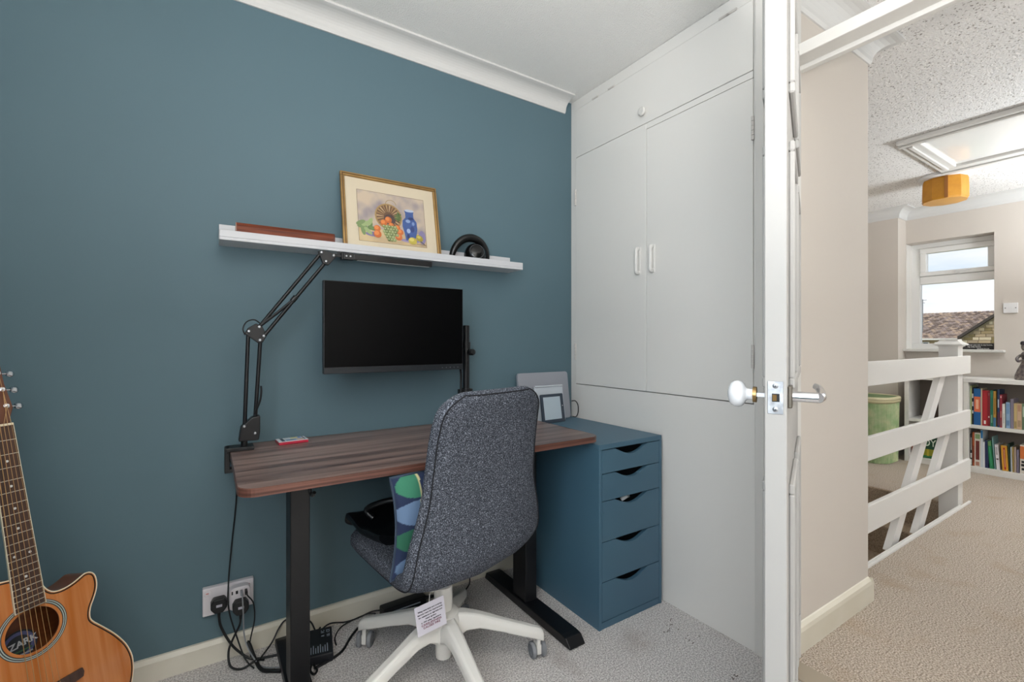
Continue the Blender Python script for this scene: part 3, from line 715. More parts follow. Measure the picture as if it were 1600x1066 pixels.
# small red-edged tin on the desk
tm = Matrix.Translation((.250, 1.822, TZ + .0002)) @ Matrix.Rotation(math.radians(4), 4, 'Z')
tn = thing('card_tin', 'small flat red and white card tin lying on the walnut desk top', 'tin', mtx=tm)
bm = BM(); box(bm, -.048, .048, -.034, .034, 0, .010, .002); obj('body', bm, mat('tin_red', '#b8263f', .3), tn, world=False)
bm = BM(); box(bm, -.0475, .0475, -.0335, .0335, .0101, .0112); ld = obj('lid', bm, mat('tin_white', '#e0e2e8', .3), tn, world=False)
for c, r in (('#38424f', (-.036, -.026, -.026, .030)), ('#6b8fae', (-.022, .012, -.024, -.004)), ('#3f8f63', (-.010, .002, -.022, -.008)), ('#d8cf8f', (-.002, .022, .008, .028)), ('#3f74c0', (.022, .034, .010, .028)), ('#c7a58b', (.012, .034, -.026, -.006)), ('#454b58', (.036, .041, -.024, .030))):
    bm = BM(); box(bm, r[0], r[1], r[2], r[3], .0112, .0115); obj('printed_patch', bm, mat('print_' + c[1:], c, .4), ld, world=False)

# ================================================================== CLAMP LAMP with a light bar
lp_ = thing('clamp_lamp', 'black swing-arm clamp lamp with a light bar at the desk back left corner', 'lamp', (.105, 1.79, TZ))
LY = 1.75
bm = BM(); box(bm, .048, .128, 1.765, 1.825, TZ, TZ + .012, .002); box(bm, .044, .059, 1.775, 1.815, TZ - .06, TZ + .012, .002); box(bm, .044, .11, 1.775, 1.815, TZ - .07, TZ - .058, .002)
cyl(bm, (.092, 1.795, TZ - .085), (.092, 1.795, TZ - .0225), .006, seg=10); lathe(bm, [(0, 0), (.014, 0), (.014, .008), (0, .008)], (.092, 1.795, TZ - .093), seg=16)
obj('clamp', bm, M_BLACKP, lp_)
bm = BM(); cyl(bm, (.10, 1.79, TZ + .012), (.10, 1.79, .775), .010, seg=14); obj('swivel', bm, M_BLACKP, lp_)
def plate(pts, y0, y1): 
    b = BM(); extr(b, pts, 'y', y0, y1); return b
obj('base_plate', plate([(.082, .772), (.140, .772), (.144, .800), (.144, .852), (.120, .848), (.088, .818)], LY - .004, LY + .035), M_BLACK, lp_, bevel=.003)
jointp = [(.098, 1.124), (.108, 1.142), (.132, 1.158), (.150, 1.150), (.163, 1.118), (.152, 1.096), (.140, 1.092)]
obj('elbow_plate', plate(jointp, LY - .004, LY + .016), M_BLACK, lp_, bevel=.002)
obj('head_plate', plate([(.322, 1.416), (.340, 1.420), (.384, 1.409), (.382, 1.400), (.356, 1.368), (.338, 1.372)], LY - .020, LY - .002), M_BLACK, lp_, bevel=.002)
def bar(a, b, r=.0062):
    q = BM(); tube(q, [a, b], r, 10); return q
obj('lower_arm', bar((.100, LY + .012, .825), (.110, LY + .006, 1.132)), M_BLACK, lp_, smooth=True)
obj('lower_arm', bar((.128, LY + .012, .800), (.145, LY + .006, 1.104)), M_BLACK, lp_, smooth=True)
obj('upper_arm', bar((.141, LY, 1.147), (.333, LY - .010, 1.411)), M_BLACK, lp_, smooth=True)
obj('upper_arm', bar((.155, LY, 1.117), (.349, LY - .010, 1.381)), M_BLACK, lp_, smooth=True)
bm = BM(); tube(bm, [(.146, LY - .004, 1.152), (.20, LY - .005, 1.200), (.244, LY - .006, 1.242)], .0048, 8); obj('tension_spring', bm, M_BLACK, lp_, smooth=True)
bm = BM(); cyl(bm, (.240, LY - .006, 1.236), (.252, LY - .006, 1.252), .009, seg=12); obj('spring_collar', bm, M_BLACKP, lp_)
bm = BM(); pts = [(.100, LY, 1.12), (.094, LY - .005, 1.140), (.104, LY - .008, 1.162), (.125, LY - .008, 1.170), (.142, LY - .005, 1.160), (.150, LY, 1.15)]; tube(bm, pts, .002, 6, sub=4); obj('wire', bm, M_RUBBER, lp_)
bm = BM(); tube(bm, [(.128, LY, .86), (.142, LY - .008, .90), (.1465, LY - .006, .93), (.146, LY, .95)], .0035, 6, sub=4); obj('wire', bm, M_RUBBER, lp_)
for x, zq, yy in ((.111, 1.132, LY - .004), (.141, 1.147, LY - .004), (.154, 1.117, LY - .004), (.143, 1.103, LY - .004), (.332, 1.411, LY - .02), (.347, 1.381, LY - .02), (.373, 1.404, LY - .02), (.098, .822, LY - .004), (.129, .796, LY - .004)):
    bm = BM(); lathe(bm, [(0, .004), (.0035, .0036), (.005, .0015), (.005, 0)], (x, yy, zq), (0, -1, 0), 12); obj('bolt', bm, M_STEEL, lp_, smooth=True)
bm = BM(); box(bm, .376, .398, LY - .022, LY - .012, 1.400, 1.410, .001, 1); box(bm, .398, .404, LY - .028, LY - .006, 1.392, 1.418, .001, 1); cyl(bm, (.39, LY - .017, 1.405), (.39, LY - .017, 1.420), .004, seg=8); obj('head_bracket', bm, M_BLACKP, lp_)
bm = BM(); box(bm, .404, .440, LY - .032, LY - .006, 1.3925, 1.4165, .002); obj('bar_end', bm, M_BLACKP, lp_)
for x in (.414, .428):
    bm = BM(); cyl(bm, (x, LY - .034, 1.405), (x, LY - .0318, 1.405), .003, seg=10); obj('bolt', bm, M_STEEL, lp_)
bm = BM(); box(bm, .440, .745, LY - .030, LY - .008, 1.3945, 1.4155, .002); lb = obj('light_bar', bm, mat('satin_black', '#121113', .4), lp_)
bm = BM(); box(bm, .455, .735, LY - .026, LY - .012, 1.3935, 1.3945); obj('diffuser', bm, mat('frosted_strip', '#c9c9c6', .5), lb)

# ================================================================== MONITOR on its pole
mo = thing('monitor', 'black flat-screen monitor hung on a pole above the desk', 'monitor', (.935, 1.80, TZ))
MX0, MX1, MZ0, MZ1, MY = .331, .868, .985, 1.311, 1.693
bm = BM(); box(bm, MX0, MX1, MY, MY + .022, MZ0, MZ1, .003); obj('housing', bm, mat('monitor_black', '#141519', .45), mo)
bm = BM(); box(bm, MX0 + .12, MX1 - .12, MY + .022, MY + .045, MZ0 + .06, MZ1 - .06, .012, 3); obj('rear_bulge', bm, M_BLACKP, mo)
bm = BM(); box(bm, MX0 + .003, MX1 - .003, MY - .0006, MY, MZ0 + .0235, MZ1 - .0025); obj('screen', bm, mat('dead_screen', '#030304', .35, spec=.12), mo)
bm = BM(); box(bm, MX0 + .001, MX1 - .001, MY - .003, MY - .0001, MZ0 + .0005, MZ0 + .022, .001, 1); bz = obj('chin', bm, mat('monitor_chin', '#1d2126', .4), mo)
for k in range(5):
    bm = BM(); cyl(bm, (.775 + k * .017, MY - .0034, MZ0 + .010), (.775 + k * .017, MY - .0029, MZ0 + .010), .0018, seg=8); obj('button', bm, mat('button_grey', '#6b7077', .5), bz)
PXm, PYm = .938, 1.80
bm = BM(); cyl(bm, (PXm, PYm, TZ + .012), (PXm, PYm, 1.168), .0145, seg=24, bev=.002); obj('pole', bm, M_BLACK, mo, smooth=True)
bm = BM(); box(bm, PXm - .045, PXm + .045, PYm - .04, PYm + .045, TZ, TZ + .012, .003); obj('pole_base', bm, M_BLACK, mo)
bm = BM(); lathe(bm, [(.015, 0), (.0185, .0), (.0185, .03), (.015, .03)], (PXm, PYm, .865), seg=20); box(bm, PXm - .036, PXm - .016, PYm - .012, PYm + .012, .862, .892, .003); box(bm, PXm + .016, PXm + .028, PYm - .010, PYm + .008, .868, .893, .003); obj('collar', bm, M_BLACKP, mo)
bm = BM(); lathe(bm, [(.0148, 0), (.019, 0), (.019, .035), (.0148, .035)], (PXm, PYm, 1.06), seg=20)
lathe(bm, [(0, .034), (.011, .033), (.014, .028), (.014, .012), (.006, .008), (.006, 0)], (PXm + .004, PYm - .012, 1.052), (.35, -1, 0), 14); obj('knob', bm, M_BLACKP, mo, smooth=True)
bm = BM(); tube(bm, [(PXm - .018, PYm, 1.09), (.85, 1.815, 1.10), (.76, 1.79, 1.12), (.62, 1.76, 1.145), (.60, 1.745, 1.148)], .014, 10, sub=3); box(bm, .55, .65, 1.737, 1.745, 1.098, 1.198, .002); obj('arm', bm, M_BLACK, mo)
bm = BM(); tube(bm, [(.84, 1.745, 1.10), (.880, 1.765, 1.03), (.905, 1.785, .965), (.908, 1.79, .90), (.910, 1.79, .80), (.905, 1.83, TZ + .006)], .005, 8, sub=4); obj('cable', bm, M_RUBBER, mo, smooth=True)

# ================================================================== OFFICE CHAIR
CHM = Matrix.Translation((.650, 1.410, 0)) @ Matrix.Rotation(math.radians(13), 4, 'Z')
ch = thing('office_chair', 'dark grey fabric swivel chair on a white five-star base', 'chair', mtx=CHM)
def fab(name, c1, c2, c3):
    m = mat(name, c1, .95, spec=.15)
    n = m.node_tree.nodes; l = m.node_tree.links; b = n['Principled BSDF']
    tc = n.new('ShaderNodeTexCoord'); t = n.new('ShaderNodeTexNoise'); t.inputs['Scale'].default_value = 330; t.inputs['Detail'].default_value = 4
    l.new(tc.outputs['Object'], t.inputs[0])
    r = n.new('ShaderNodeValToRGB'); e = r.color_ramp.elements; e[0].position = .36; e[0].color = lin(c1); e[1].position = .54; e[1].color = lin(c2)
    x = e.new(.66); x.color = lin(c3)
    l.new(t.outputs[0], r.inputs[0]); l.new(r.outputs[0], b.inputs['Base Color'])
    k = n.new('ShaderNodeBump'); k.inputs['Strength'].default_value = .5; k.inputs['Distance'].default_value = .003; l.new(t.outputs[0], k.inputs['Height']); l.new(k.outputs[0], b.inputs['Normal'])
    return m
M_FAB = fab('heather_grey_fabric', '#2f323a', '#52565f', '#969ca8')
def spline(P, n):
    out = []; m_ = len(P)
    for i in range(m_ - 1):
        p0, p1, p2, p3 = P[max(i - 1, 0)], P[i], P[i + 1], P[min(i + 2, m_ - 1)]
        for k in range(n):
            t = k / n
            out.append(tuple(.5 * (2 * b + (c - a) * t + (2 * a - 5 * b + 4 * c - d) * t * t + (3 * b - a - 3 * c + d) * t ** 3) for a, b, c, d in zip(p0, p1, p2, p3)))
    out.append(P[-1]); return out
# (forward y, up z, half width, centre x, thickness, edge curl)
CP = [(.350, .408, .190, .030, .050, .00), (.26, .402, .218, .030, .064, .014), (.14, .388, .232, .030, .072, .028), (.02, .374, .242, .030, .072, .036), (-.06, .372, .250, .030, .070, .036),
      (-.125, .392, .268, .036, .062, .032), (-.160, .44, .276, .040, .054, .028), (-.172, .52, .265, .038, .048, .026), (-.182, .64, .230, .028, .045, .024), (-.198, .74, .220, .020, .044, .022),
      (-.222, .84, .213, .010, .043, .020), (-.246, .915, .201, .003, .042, .018), (-.260, .960, .180, .000, .038, .016)]
pr_ = spline(CP, 5)
NL = 40
def shell_ring(i, infl=0.0):
    y, z, w, cx, th, cu = pr_[i]
    a = pr_[max(i - 1, 0)]; b = pr_[min(i + 1, len(pr_) - 1)]
    ty, tz = b[0] - a[0], b[1] - a[1]; L = math.hypot(ty, tz); ty /= L; tz /= L
    ny, nz = tz, -ty     # inner normal (towards the sitter)
    # seat: tangent -y => ny ~0, nz=+1 ; back: tangent +z => ny=+1
    # rounding of the ends
    d0 = sum(math.hypot(pr_[k + 1][0] - pr_[k][0], pr_[k + 1][1] - pr_[k][1]) for k in range(0, i)); d1 = sum(math.hypot(pr_[k + 1][0] - pr_[k][0], pr_[k + 1][1] - pr_[k][1]) for k in range(i, len(pr_) - 1))
    R = .075; q = min(d0, d1)
    if q < R: w = w - R + math.sqrt(max(0, R * R - (R - q) ** 2))
    R2 = .018
    if q < R2: th = th * max(.15, math.sqrt(max(0, 1 - (1 - q / R2) ** 2)))
    ring = []
    for k in range(NL):
        a_ = 2 * PI * k / NL; c, s = math.cos(a_), math.sin(a_)
        X = (w + infl) * math.copysign(abs(c) ** .30, c); N = (th / 2 + infl) * math.copysign(abs(s) ** .62, s)
        N += cu * abs(X / .25) ** 2.2
        ring.append(Vector((cx + X, y + ny * N, z + nz * N)))
    return ring
bm = BM(); rings = [[bm.verts.new(v) for v in shell_ring(i)] for i in range(len(pr_))]
for A, B in zip(rings, rings[1:]):
    for k in range(NL): bm.faces.new((A[k], A[(k + 1) % NL], B[(k + 1) % NL], B[k]))
bm.faces.new(rings[0]); bm.faces.new(rings[-1][::-1])
obj('seat_shell', bm, M_FAB, ch, world=False, smooth=True)
bm = BM()
kk = NL - 4      # outer corner of the cross-section
left = [shell_ring(i, .0012)[NL // 2 + 4] for i in range(2, len(pr_) - 1)]; right = [shell_ring(i, .0012)[NL - 4] for i in range(2, len(pr_) - 1)]
top = [shell_ring(len(pr_) - 2, .0012)[k] for k in range(NL // 2 + 4, NL - 3)]
tube(bm, left + top + right[::-1], .0022, 6)
obj('piping', bm, mat('piping_dark', '#1d1e24', .9), ch, world=False, smooth=True)
# mechanism, column, base
bm = BM(); box(bm, -.07, .12, -.03, .14, .300, .352, .012, 3); box(bm, -.05, .20, -.045, .03, .312, .345, .008); obj('tilt_mechanism', bm, M_CHAIRW, ch, world=False)
bm = BM(); tube(bm, [(.11, .06, .325), (.19, .06, .322), (.225, .06, .315)], .007, 8); obj('height_lever', bm, M_CHAIRW, ch, world=False)
bm = BM(); cyl(bm, (0, 0, .288), (0, 0, .303), .020, seg=20); obj('gas_piston', bm, M_STEEL, ch, world=False)
bm = BM(); lathe(bm, [(0, .056), (.018, .056), (.0245, .060), (.026, .070), (.027, .20), (.0305, .202), (.0305, .284), (.027, .292), (.0, .292)], seg=32); obj('gas_column', bm, M_CHAIRW, ch, world=False, smooth=True)
bm = BM(); lathe(bm, [(.0275, .120), (.048, .124), (.056, .140), (.056, .185), (.050, .208), (.034, .218), (.0305, .218)], seg=40); obj('base_hub', bm, M_CHAIRW, ch, world=False, smooth=True)
def leg_bm(a):
    b = BM(); ca_, sa_ = math.cos(a), math.sin(a)
    secs = [(.040, .128, .205, .031), (.075, .146, .201, .027), (.12, .145, .188, .0245), (.20, .119, .157, .022), (.27, .093, .131, .021), (.31, .080, .116, .020), (.332, .070, .108, .018), (.345, .062, .094, .014)]
    rr = []
    for r, z0, z1, w in secs:
        q = []
        for (s, zt) in ((-1, 0), (-1, .62), (-.62, 1), (.62, 1), (1, .62), (1, 0)):
            q.append(b.verts.new((r * ca_ - s * w * sa_, r * sa_ + s * w * ca_, z0 + (z1 - z0) * zt)))
        rr.append(q)
    for A, B in zip(rr, rr[1:]):
        for k in range(6): b.faces.new((A[k], A[(k + 1) % 6], B[(k + 1) % 6], B[k]))
    b.faces.new(rr[0]); b.faces.new(rr[-1][::-1]); return b
M_WHEEL = mat('grey_castor_tyre', '#84868a', .5)
for j, deg in enumerate((-20, 52, 124, 196, 268)):
    a = math.radians(deg - 13)
    obj('base_leg', leg_bm(a), M_CHAIRW, ch, world=False, bevel=.005, smooth=True)
    cxx, cyy = .328 * math.cos(a), .328 * math.sin(a)
    sw = math.radians((78, 200, 55, 130, 20)[j] - 13)
    fx, fy = math.cos(sw), math.sin(sw); px_, py_ = -fy, fx   # trail direction f, axle p
    bm = BM(); cyl(bm, (cxx, cyy, .040), (cxx, cyy, .078), .0075, seg=14)
    mtx = basis((cxx + fx * .008, cyy + fy * .008, .028), (fx, fy, 0), (px_, py_, 0), (0, 0, 1)); box(bm, -.016, .014, -.0085, .0085, -.012, .022, .003, 2, mtx)
    cs = obj('castor', bm, M_CHAIRW, ch, world=False)
    for s in (-1, 1):
        ax = Vector((px_, py_, 0)) * s; o0 = Vector((cxx + fx * .010, cyy + fy * .010, .0275)) + ax * .0105
        bm = BM(); lathe(bm, [(0, 0), (.022, 0), (.0272, .004), (.0272, .012), (.0245, .0155), (.020, .0158)], o0, ax, 24); wh = obj('wheel', bm, M_WHEEL, cs, world=False, smooth=True)
        
# safety tag hanging under the seat
tgm = basis((.5600, 1.318, .3085), Vector((.98, -.05, .16)).normalized(), Vector((-.16, -.08, .98)).normalized(), Vector((.98, -.05, .16)).normalized().cross(Vector((-.16, -.08, .98)).normalized()))
tg = obj('care_label', (lambda b: (box(b, -.047, .047, -.098, 0, -.0004, .0004, 0, 1, CHM.inverted() @ tgm), b)[1])(BM()), mat('label_card', '#d9d5df', .6), ch, world=False, label='white card tag printed in black and red')
M_INK = mat('black_ink', '#1e1c26', .7); M_RINK = mat('dark_red_ink', '#6e1c3c', .7)
for k, (s, sz, m_) in enumerate((('Filling material(s) and covering', .0062, M_INK), ('fabric(s) meet the requirements', .0062, M_INK), ('for resistance to cigarette and', .0062, M_INK), ('match ignition', .0062, M_INK), ('in 1988 safety regulations', .0062, M_INK), ('CARELESSNESS', .0098, M_RINK), ('CAUSES FIRE', .0098, M_RINK))):
    text('lettering', s, sz, m_, ch, tgm @ Matrix.Translation((0, -.020 - k * .0095, .0007)), bold=.00015)
bm = BM(); tube(bm, [tgm @ Vector((0, -.004, 0)), tgm @ Vector((.004, .02, .002)), tgm @ Vector((.02, .062, .004))], .0008, 6); obj('tag_string', bm, M_WPL, ch)

# cushion on the chair: navy with half-moon leaves
NC = 140
CUM = CHM @ Matrix.Translation((.045, -.066, .573)) @ Matrix.Rotation(math.radians(90 + 3), 4, 'X') @ Matrix.Rotation(math.radians(2), 4, 'Z')
# local x right, y up, z towards the backrest side(-)
cu = thing('cushion', 'navy cushion with green and blue half-moon leaves propped on the grey chair', 'cushion', mtx=CUM)
def cush_z(u, v):
    e = (1 - abs(u) ** 3.0) * (1 - abs(v) ** 3.0); return .050 * max(0, e) ** .55
def leaf(u, v):
    # rows of half discs in green / slate blue / teal over navy with yellow stems
    c = lin('#243150')
    cols = [lin('#6c85a6'), lin('#2f6b52'), lin('#6c85a6'), lin('#3f8468'), lin('#5d9088')]
    uu = (u * .285 + .285) / .098; k = math.floor(uu); x = uu - k
    vv = (v * .150 + .150) / .080 + (.5 if k % 2 else .12); r = math.floor(vv); y = vv - r - .5
    if x < .82 and ((.82 - x) / .70) ** 2 + (y / .46) ** 2 < 1: c = cols[(r + k) % 5]
    if .82 <= x < .88: c = lin('#d6cf9a')
    return c
bm = BM(); grid = {}
for s in (1, -1):
    for i in range(NC + 1):
        for j in range(NC + 1):
            u, v = -1 + 2 * i / NC, -1 + 2 * j / NC
            if s == -1 and (i in (0, NC) or j in (0, NC)): grid[s, i, j] = grid[1, i, j]; continue
            pinch = 1 - .07 * (1 - abs(u) ** 2) * abs(v) ** 4 - 0
            pinch2 = 1 - .07 * (1 - abs(v) ** 2) * abs(u) ** 4
            grid[s, i, j] = bm.verts.new(((.285) * u * pinch2, .150 * v * pinch, s * cush_z(u, v)))
    for i in range(NC):
        for j in range(NC):
            q = (grid[s, i, j], grid[s, i + 1, j], grid[s, i + 1, j + 1], grid[s, i, j + 1]); bm.faces.new(q if s == 1 else q[::-1])
co = obj('cover', bm, attr_mat('printed_cotton', .9, bump=(300, .3, .001)), cu, world=False, smooth=True)
set_colors(co.data, lambda p: leaf(p.x / .285, p.y / .150))
bm = BM(); pts = []
for i in range(0, NC, 4): pts.append(grid)
ed = []
def edge_pt(u, v):
    return Vector(((.285) * u * (1 - .07 * (1 - abs(v) ** 2) * abs(u) ** 4), .150 * v * (1 - .07 * (1 - abs(u) ** 2) * abs(v) ** 4), 0))
for k in range(24): ed.append(edge_pt(-1 + 2 * k / 24, -1))
for k in range(24): ed.append(edge_pt(1, -1 + 2 * k / 24))
for k in range(24): ed.append(edge_pt(1 - 2 * k / 24, 1))
for k in range(24): ed.append(edge_pt(-1, 1 - 2 * k / 24))
tube(bm, ed, .004, 6, closed=True); obj('piping', bm, mat('cushion_piping', '#39475a', .9), cu, world=False, smooth=True)

# black leather pouch on the seat
bg = thing('leather_bag', 'black leather bag slumped on the front of the grey chair seat', 'bag', mtx=CHM @ Matrix.Translation((.00, .225, .392)))
M_LEA = mat('black_leather', '#0f1114', .38, bump=(90, .3, .002))
bm = BM()
PB = [(-.165, .145, .060), (-.166, .150, .030), (-.165, .13, .008), (-.165, .06, -.002), (-.16, -.02, -.01), (-.15, -.10, -.018)]
secs = [(.135, .045, .016), (.125, .066, .020), (.085, .058, .022), (.03, .040, .020), (-.03, .040, .024), (-.10, .040, .018)]
rr = []
for (yy, zz2, th) in spline(secs, 4):
    q = []
    for k in range(24):
        a = 2 * PI * k / 24; c, s = math.cos(a), math.sin(a)
        X = .165 * math.copysign(abs(c) ** .4, c); q.append(bm.verts.new((X, yy + .015 * math.sin(X * 18), zz2 + th * math.copysign(abs(s) ** .6, s) + .012 * math.sin(X * 14 + yy * 9) + .03 * (abs(X) / .165) ** 3)))
    rr.append(q)
for A, B in zip(rr, rr[1:]):
    for k in range(24): bm.faces.new((A[k], A[(k + 1) % 24], B[(k + 1) % 24], B[k]))
bm.faces.new(rr[0]); bm.faces.new(rr[-1][::-1])
obj('body', bm, M_LEA, bg, world=False, smooth=True)
bm = BM(); tube(bm, [(-.11, .03, .085), (-.125, .05, .11), (-.11, .02, .135), (-.06, -.03, .15), (-.02, -.05, .12), (-.03, -.02, .085)], .011, 10, sub=4); obj('strap', bm, M_LEA, bg, world=False, smooth=True)

# ================================================================== GUITAR
gb_, ga_ = Vector((.795, .605, .031)).normalized(), Vector((.151, -.148, -.977)).normalized()
gb_ = (gb_ - ga_ * gb_.dot(ga_)).normalized(); gn_ = gb_.cross(-ga_)
GM = basis((-.429, 1.643, .890), gb_, -ga_, gn_)
gt = thing('acoustic_guitar', 'acoustic cutaway guitar with amber spruce top leaning in the left corner', 'guitar', mtx=GM)
# body outline in (t, s): s runs down from the nut
right = [(.0, .374), (.0275, .388), (.030, .408), (.0436, .4289), (.062, .4345), (.0822, .4322), (.099, .4258), (.1140, .4195), (.1270, .4225), (.1351, .4343), (.1364, .4557), (.1320, .474), (.1240, .491), (.1150, .508), (.1105, .526), (.1130, .5425), (.1329, .5704), (.1575, .6062), (.1770, .6440), (.1858, .6769), (.1866, .702), (.1835, .724), (.1749, .7500), (.1560, .790), (.1270, .822), (.0850, .846), (.0400, .857), (.0, .860)]
leftp = [(-.0400, .857), (-.0850, .846), (-.1270, .822), (-.1560, .790), (-.1749, .750), (-.1835, .724), (-.1866, .702), (-.1858, .6769), (-.1770, .6440), (-.1575, .6062), (-.1329, .5704), (-.1150, .5425), (-.1120, .522), (-.1190, .500), (-.1300, .470), (-.1340, .440), (-.1260, .410), (-.1070, .385), (-.0780, .370), (-.0421, .3625)]
outl = [(p[0], -p[1]) for p in right + leftp]
outl = [tuple(q[:2]) for q in spline([outl[-1]] + outl + [outl[0]], 3)][3:-1]
def offs(P, d):
    n = len(P); out = []
    for i in range(n):
        a, b = Vector(P[i - 1]), Vector(P[(i + 1) % n]); t = (b - a).normalized(); out.append((P[i][0] - t.y * d, P[i][1] + t.x * d))
    return out
M_SPR = mat('amber_spruce', '#b56a2e', .16, vary=(1.8, '#c98450', 4), stretch=(26, 1.2, 1), coat=.7)
M_BURST = mat('amber_burst_edge', '#8f4e14', .14, coat=.7)
M_MAHO = mat('mahogany_sides', '#7a4526', .3, vary=(3, '#5c3018', 4), stretch=(1, 12, 1), coat=.4)
M_BIND = mat('cream_binding', '#e2d8bf', .4)
M_ROSEW = mat('rosewood_board', '#3a2720', .5, vary=(5, '#4d352b', 4), stretch=(20, 1, 1))
HC = (.0, -.4980); HR = .050
PSG = .0042 if sum(Vector(q).length for q in offs(outl, .0042)) < sum(Vector(q).length for q in offs(outl, -.0042)) else -.0042
bm = BM(); a = [bm.verts.new((p[0], p[1], 0)) for p in outl]; b = [bm.verts.new((p[0], p[1], -.088)) for p in outl]; n = len(outl)
for i in range(n): bm.faces.new((a[i], a[(i + 1) % n], b[(i + 1) % n], b[i]))
bm.faces.new(b); obj('body_shell', bm, M_MAHO, gt, world=False, smooth=True)
# soundboard with a hole
bm = BM()
inn = offs(outl, -.004) if abs(sum(offs(outl, -.004)[5])) < abs(sum(outl[5])) else offs(outl, .004)
ov = [bm.verts.new((p[0], p[1], .0004)) for p in outl]; hv = [bm.verts.new((HC[0] + HR * math.cos(2 * PI * k / 40), HC[1] + HR * math.sin(2 * PI * k / 40), .0004)) for k in range(40)]
es = [bm.edges.new((ov[i], ov[(i + 1) % n])) for i in range(n)] + [bm.edges.new((hv[i], hv[(i + 1) % 40])) for i in range(40)]
bmesh.ops.triangle_fill(bm, use_beauty=True, edges=es, normal=(0, 0, 1))
# the fill may also cover the hole; remove faces inside it
for f in list(bm.faces):
    c = f.calc_center_median()
    if (c.x - HC[0]) ** 2 + (c.y - HC[1]) ** 2 < (HR * .97) ** 2: bm.faces.remove(f)
obj('soundboard', bm, M_SPR, gt, world=False)
bm = BM(); tube(bm, [(p[0], p[1], -.0002) for p in outl], .0016, 6, closed=True); obj('binding', bm, M_BIND, gt, world=False, smooth=True)
bm = BM(); tube(bm, [(p[0], p[1], .0002) for p in offs(outl, PSG)], .0016, 6, closed=True); obj('purfling', bm, mat('dark_purfling', '#1b130e', .4), gt, world=False, smooth=True)
for r0, r1, c in ((.0560, .0580, '#2b2b2c'), (.0580, .0600, '#a9b4ae'), (.0600, .0620, '#2b2b2c'), (.0620, .0640, '#a9b4ae'), (.0640, .0655, '#2b2b2c')):
    bm = BM(); lathe(bm, [(r0, .0006), (r1, .0006)], (HC[0], HC[1], 0), (0, 0, 1), 48); obj('rosette_ring', bm, mat('rosette_' + c[1:], c, .35), gt, world=False)
bm = BM(); lathe(bm, [(HR, .0004), (HR, -.003)], (HC[0], HC[1], 0), (0, 0, 1), 40); obj('hole_edge', bm, M_MAHO, gt, world=False)
# maker's label inside, on the back
M_LAB = mat('maker_label', '#30343a', .7)
bm = BM(); lathe(bm, [(0, .0), (.036, .0)], (.004, -.540, -.084), (0, 0, 1), 32); lb_ = obj('maker_label', bm, M_LAB, gt, world=False)
bm = BM(); lathe(bm, [(.024, .0004), (.032, .0004)], (.004, -.540, -.084), (0, 0, 1), 32); obj('label_arc', bm, mat('label_violet', '#5b5f8c', .6), lb_, world=False)
text('lettering', 'OZARK', .021, mat('label_silver', '#c9cdd2', .5), gt, Matrix.Translation((.004, -.538, -.0832)) @ Matrix.Rotation(math.radians(4), 4, 'Z'), world=False, bold=.0006)
for k in range(2):
    bm = BM(); box(bm, -.022, .028, -.556 - k * .009, -.5525 - k * .009, -.0836, -.0832); obj('label_stripe', bm, mat('label_strip_%d' % k, ('#3f6b4a', '#a9b0b6')[k], .6), lb_, world=False)
# neck, fretboard, frets, dots
bm = BM()
for (sA, sB, wA, wB) in ((0, .40, .0205, .026),):
    n_ = 9; rows = []
    for (s_, w_, d_) in ((0.0, .0205, .018), (.30, .0245, .020), (.385, .0258, .030), (.405, .0262, .085)):
        rows.append([bm.verts.new((w_ * math.cos(PI + PI * k / n_), -s_, .0005 + d_ * math.sin(PI + PI * k / n_))) for k in range(n_ + 1)])
    for A, B in zip(rows, rows[1:]):
        for k in range(n_): bm.faces.new((A[k], A[k + 1], B[k + 1], B[k]))
    for A in (rows[0], rows[-1]): bm.faces.new(A)
    for A, B in zip(rows, rows[1:]): bm.faces.new((A[0], B[0], B[-1], A[-1]))
obj('neck', bm, M_MAHO, gt, world=False, smooth=True)
fw = lambda s: .0215 + .0060 * s / .447
bm = BM(); prism(bm, [(-fw(0), -.0005), (-fw(.447), -.447), (fw(.447), -.447), (fw(0), -.0005)], .0008, .007); fb = obj('fretboard', bm, M_ROSEW, gt, world=False)
for s in (-1, 1):
    bm = BM(); prism(bm, [(s * fw(0), 0), (s * fw(.447), -.447), (s * (fw(.447) + .0012), -.447), (s * (fw(0) + .0012), 0)], .0008, .0072); obj('edge_binding', bm, M_BIND, fb, world=False)
fs = lambda n: .65 * (1 - 2 ** (-n / 12))
for k in range(1, 21):
    s = fs(k)
    if s > .447: break
    bm = BM(); box(bm, -fw(s), fw(s), -s - .0008, -s + .0008, .0068, .0082); obj('fret', bm, mat('nickel_fret', '#c8c4b6', .3, .7), fb, world=False)
for k, xs_ in ((2.5, (0,)), (4.5, (0,)), (6.5, (0,)), (8.5, (0,)), (11.5, (-.014, .014)), (14.5, (0,)), (16.5, (0,))):
    for x in xs_:
        bm = BM(); cyl(bm, (x, -fs(k), .0069), (x, -fs(k), .0073), .003, seg=14); obj('inlay_dot', bm, mat('pearl_dot', '#d5d8d8', .3), fb, world=False)
bm = BM(); box(bm, -.0222, .0222, -.001, .0045, .0008, .0095, .001, 1); obj('nut', bm, M_BIND, gt, world=False)
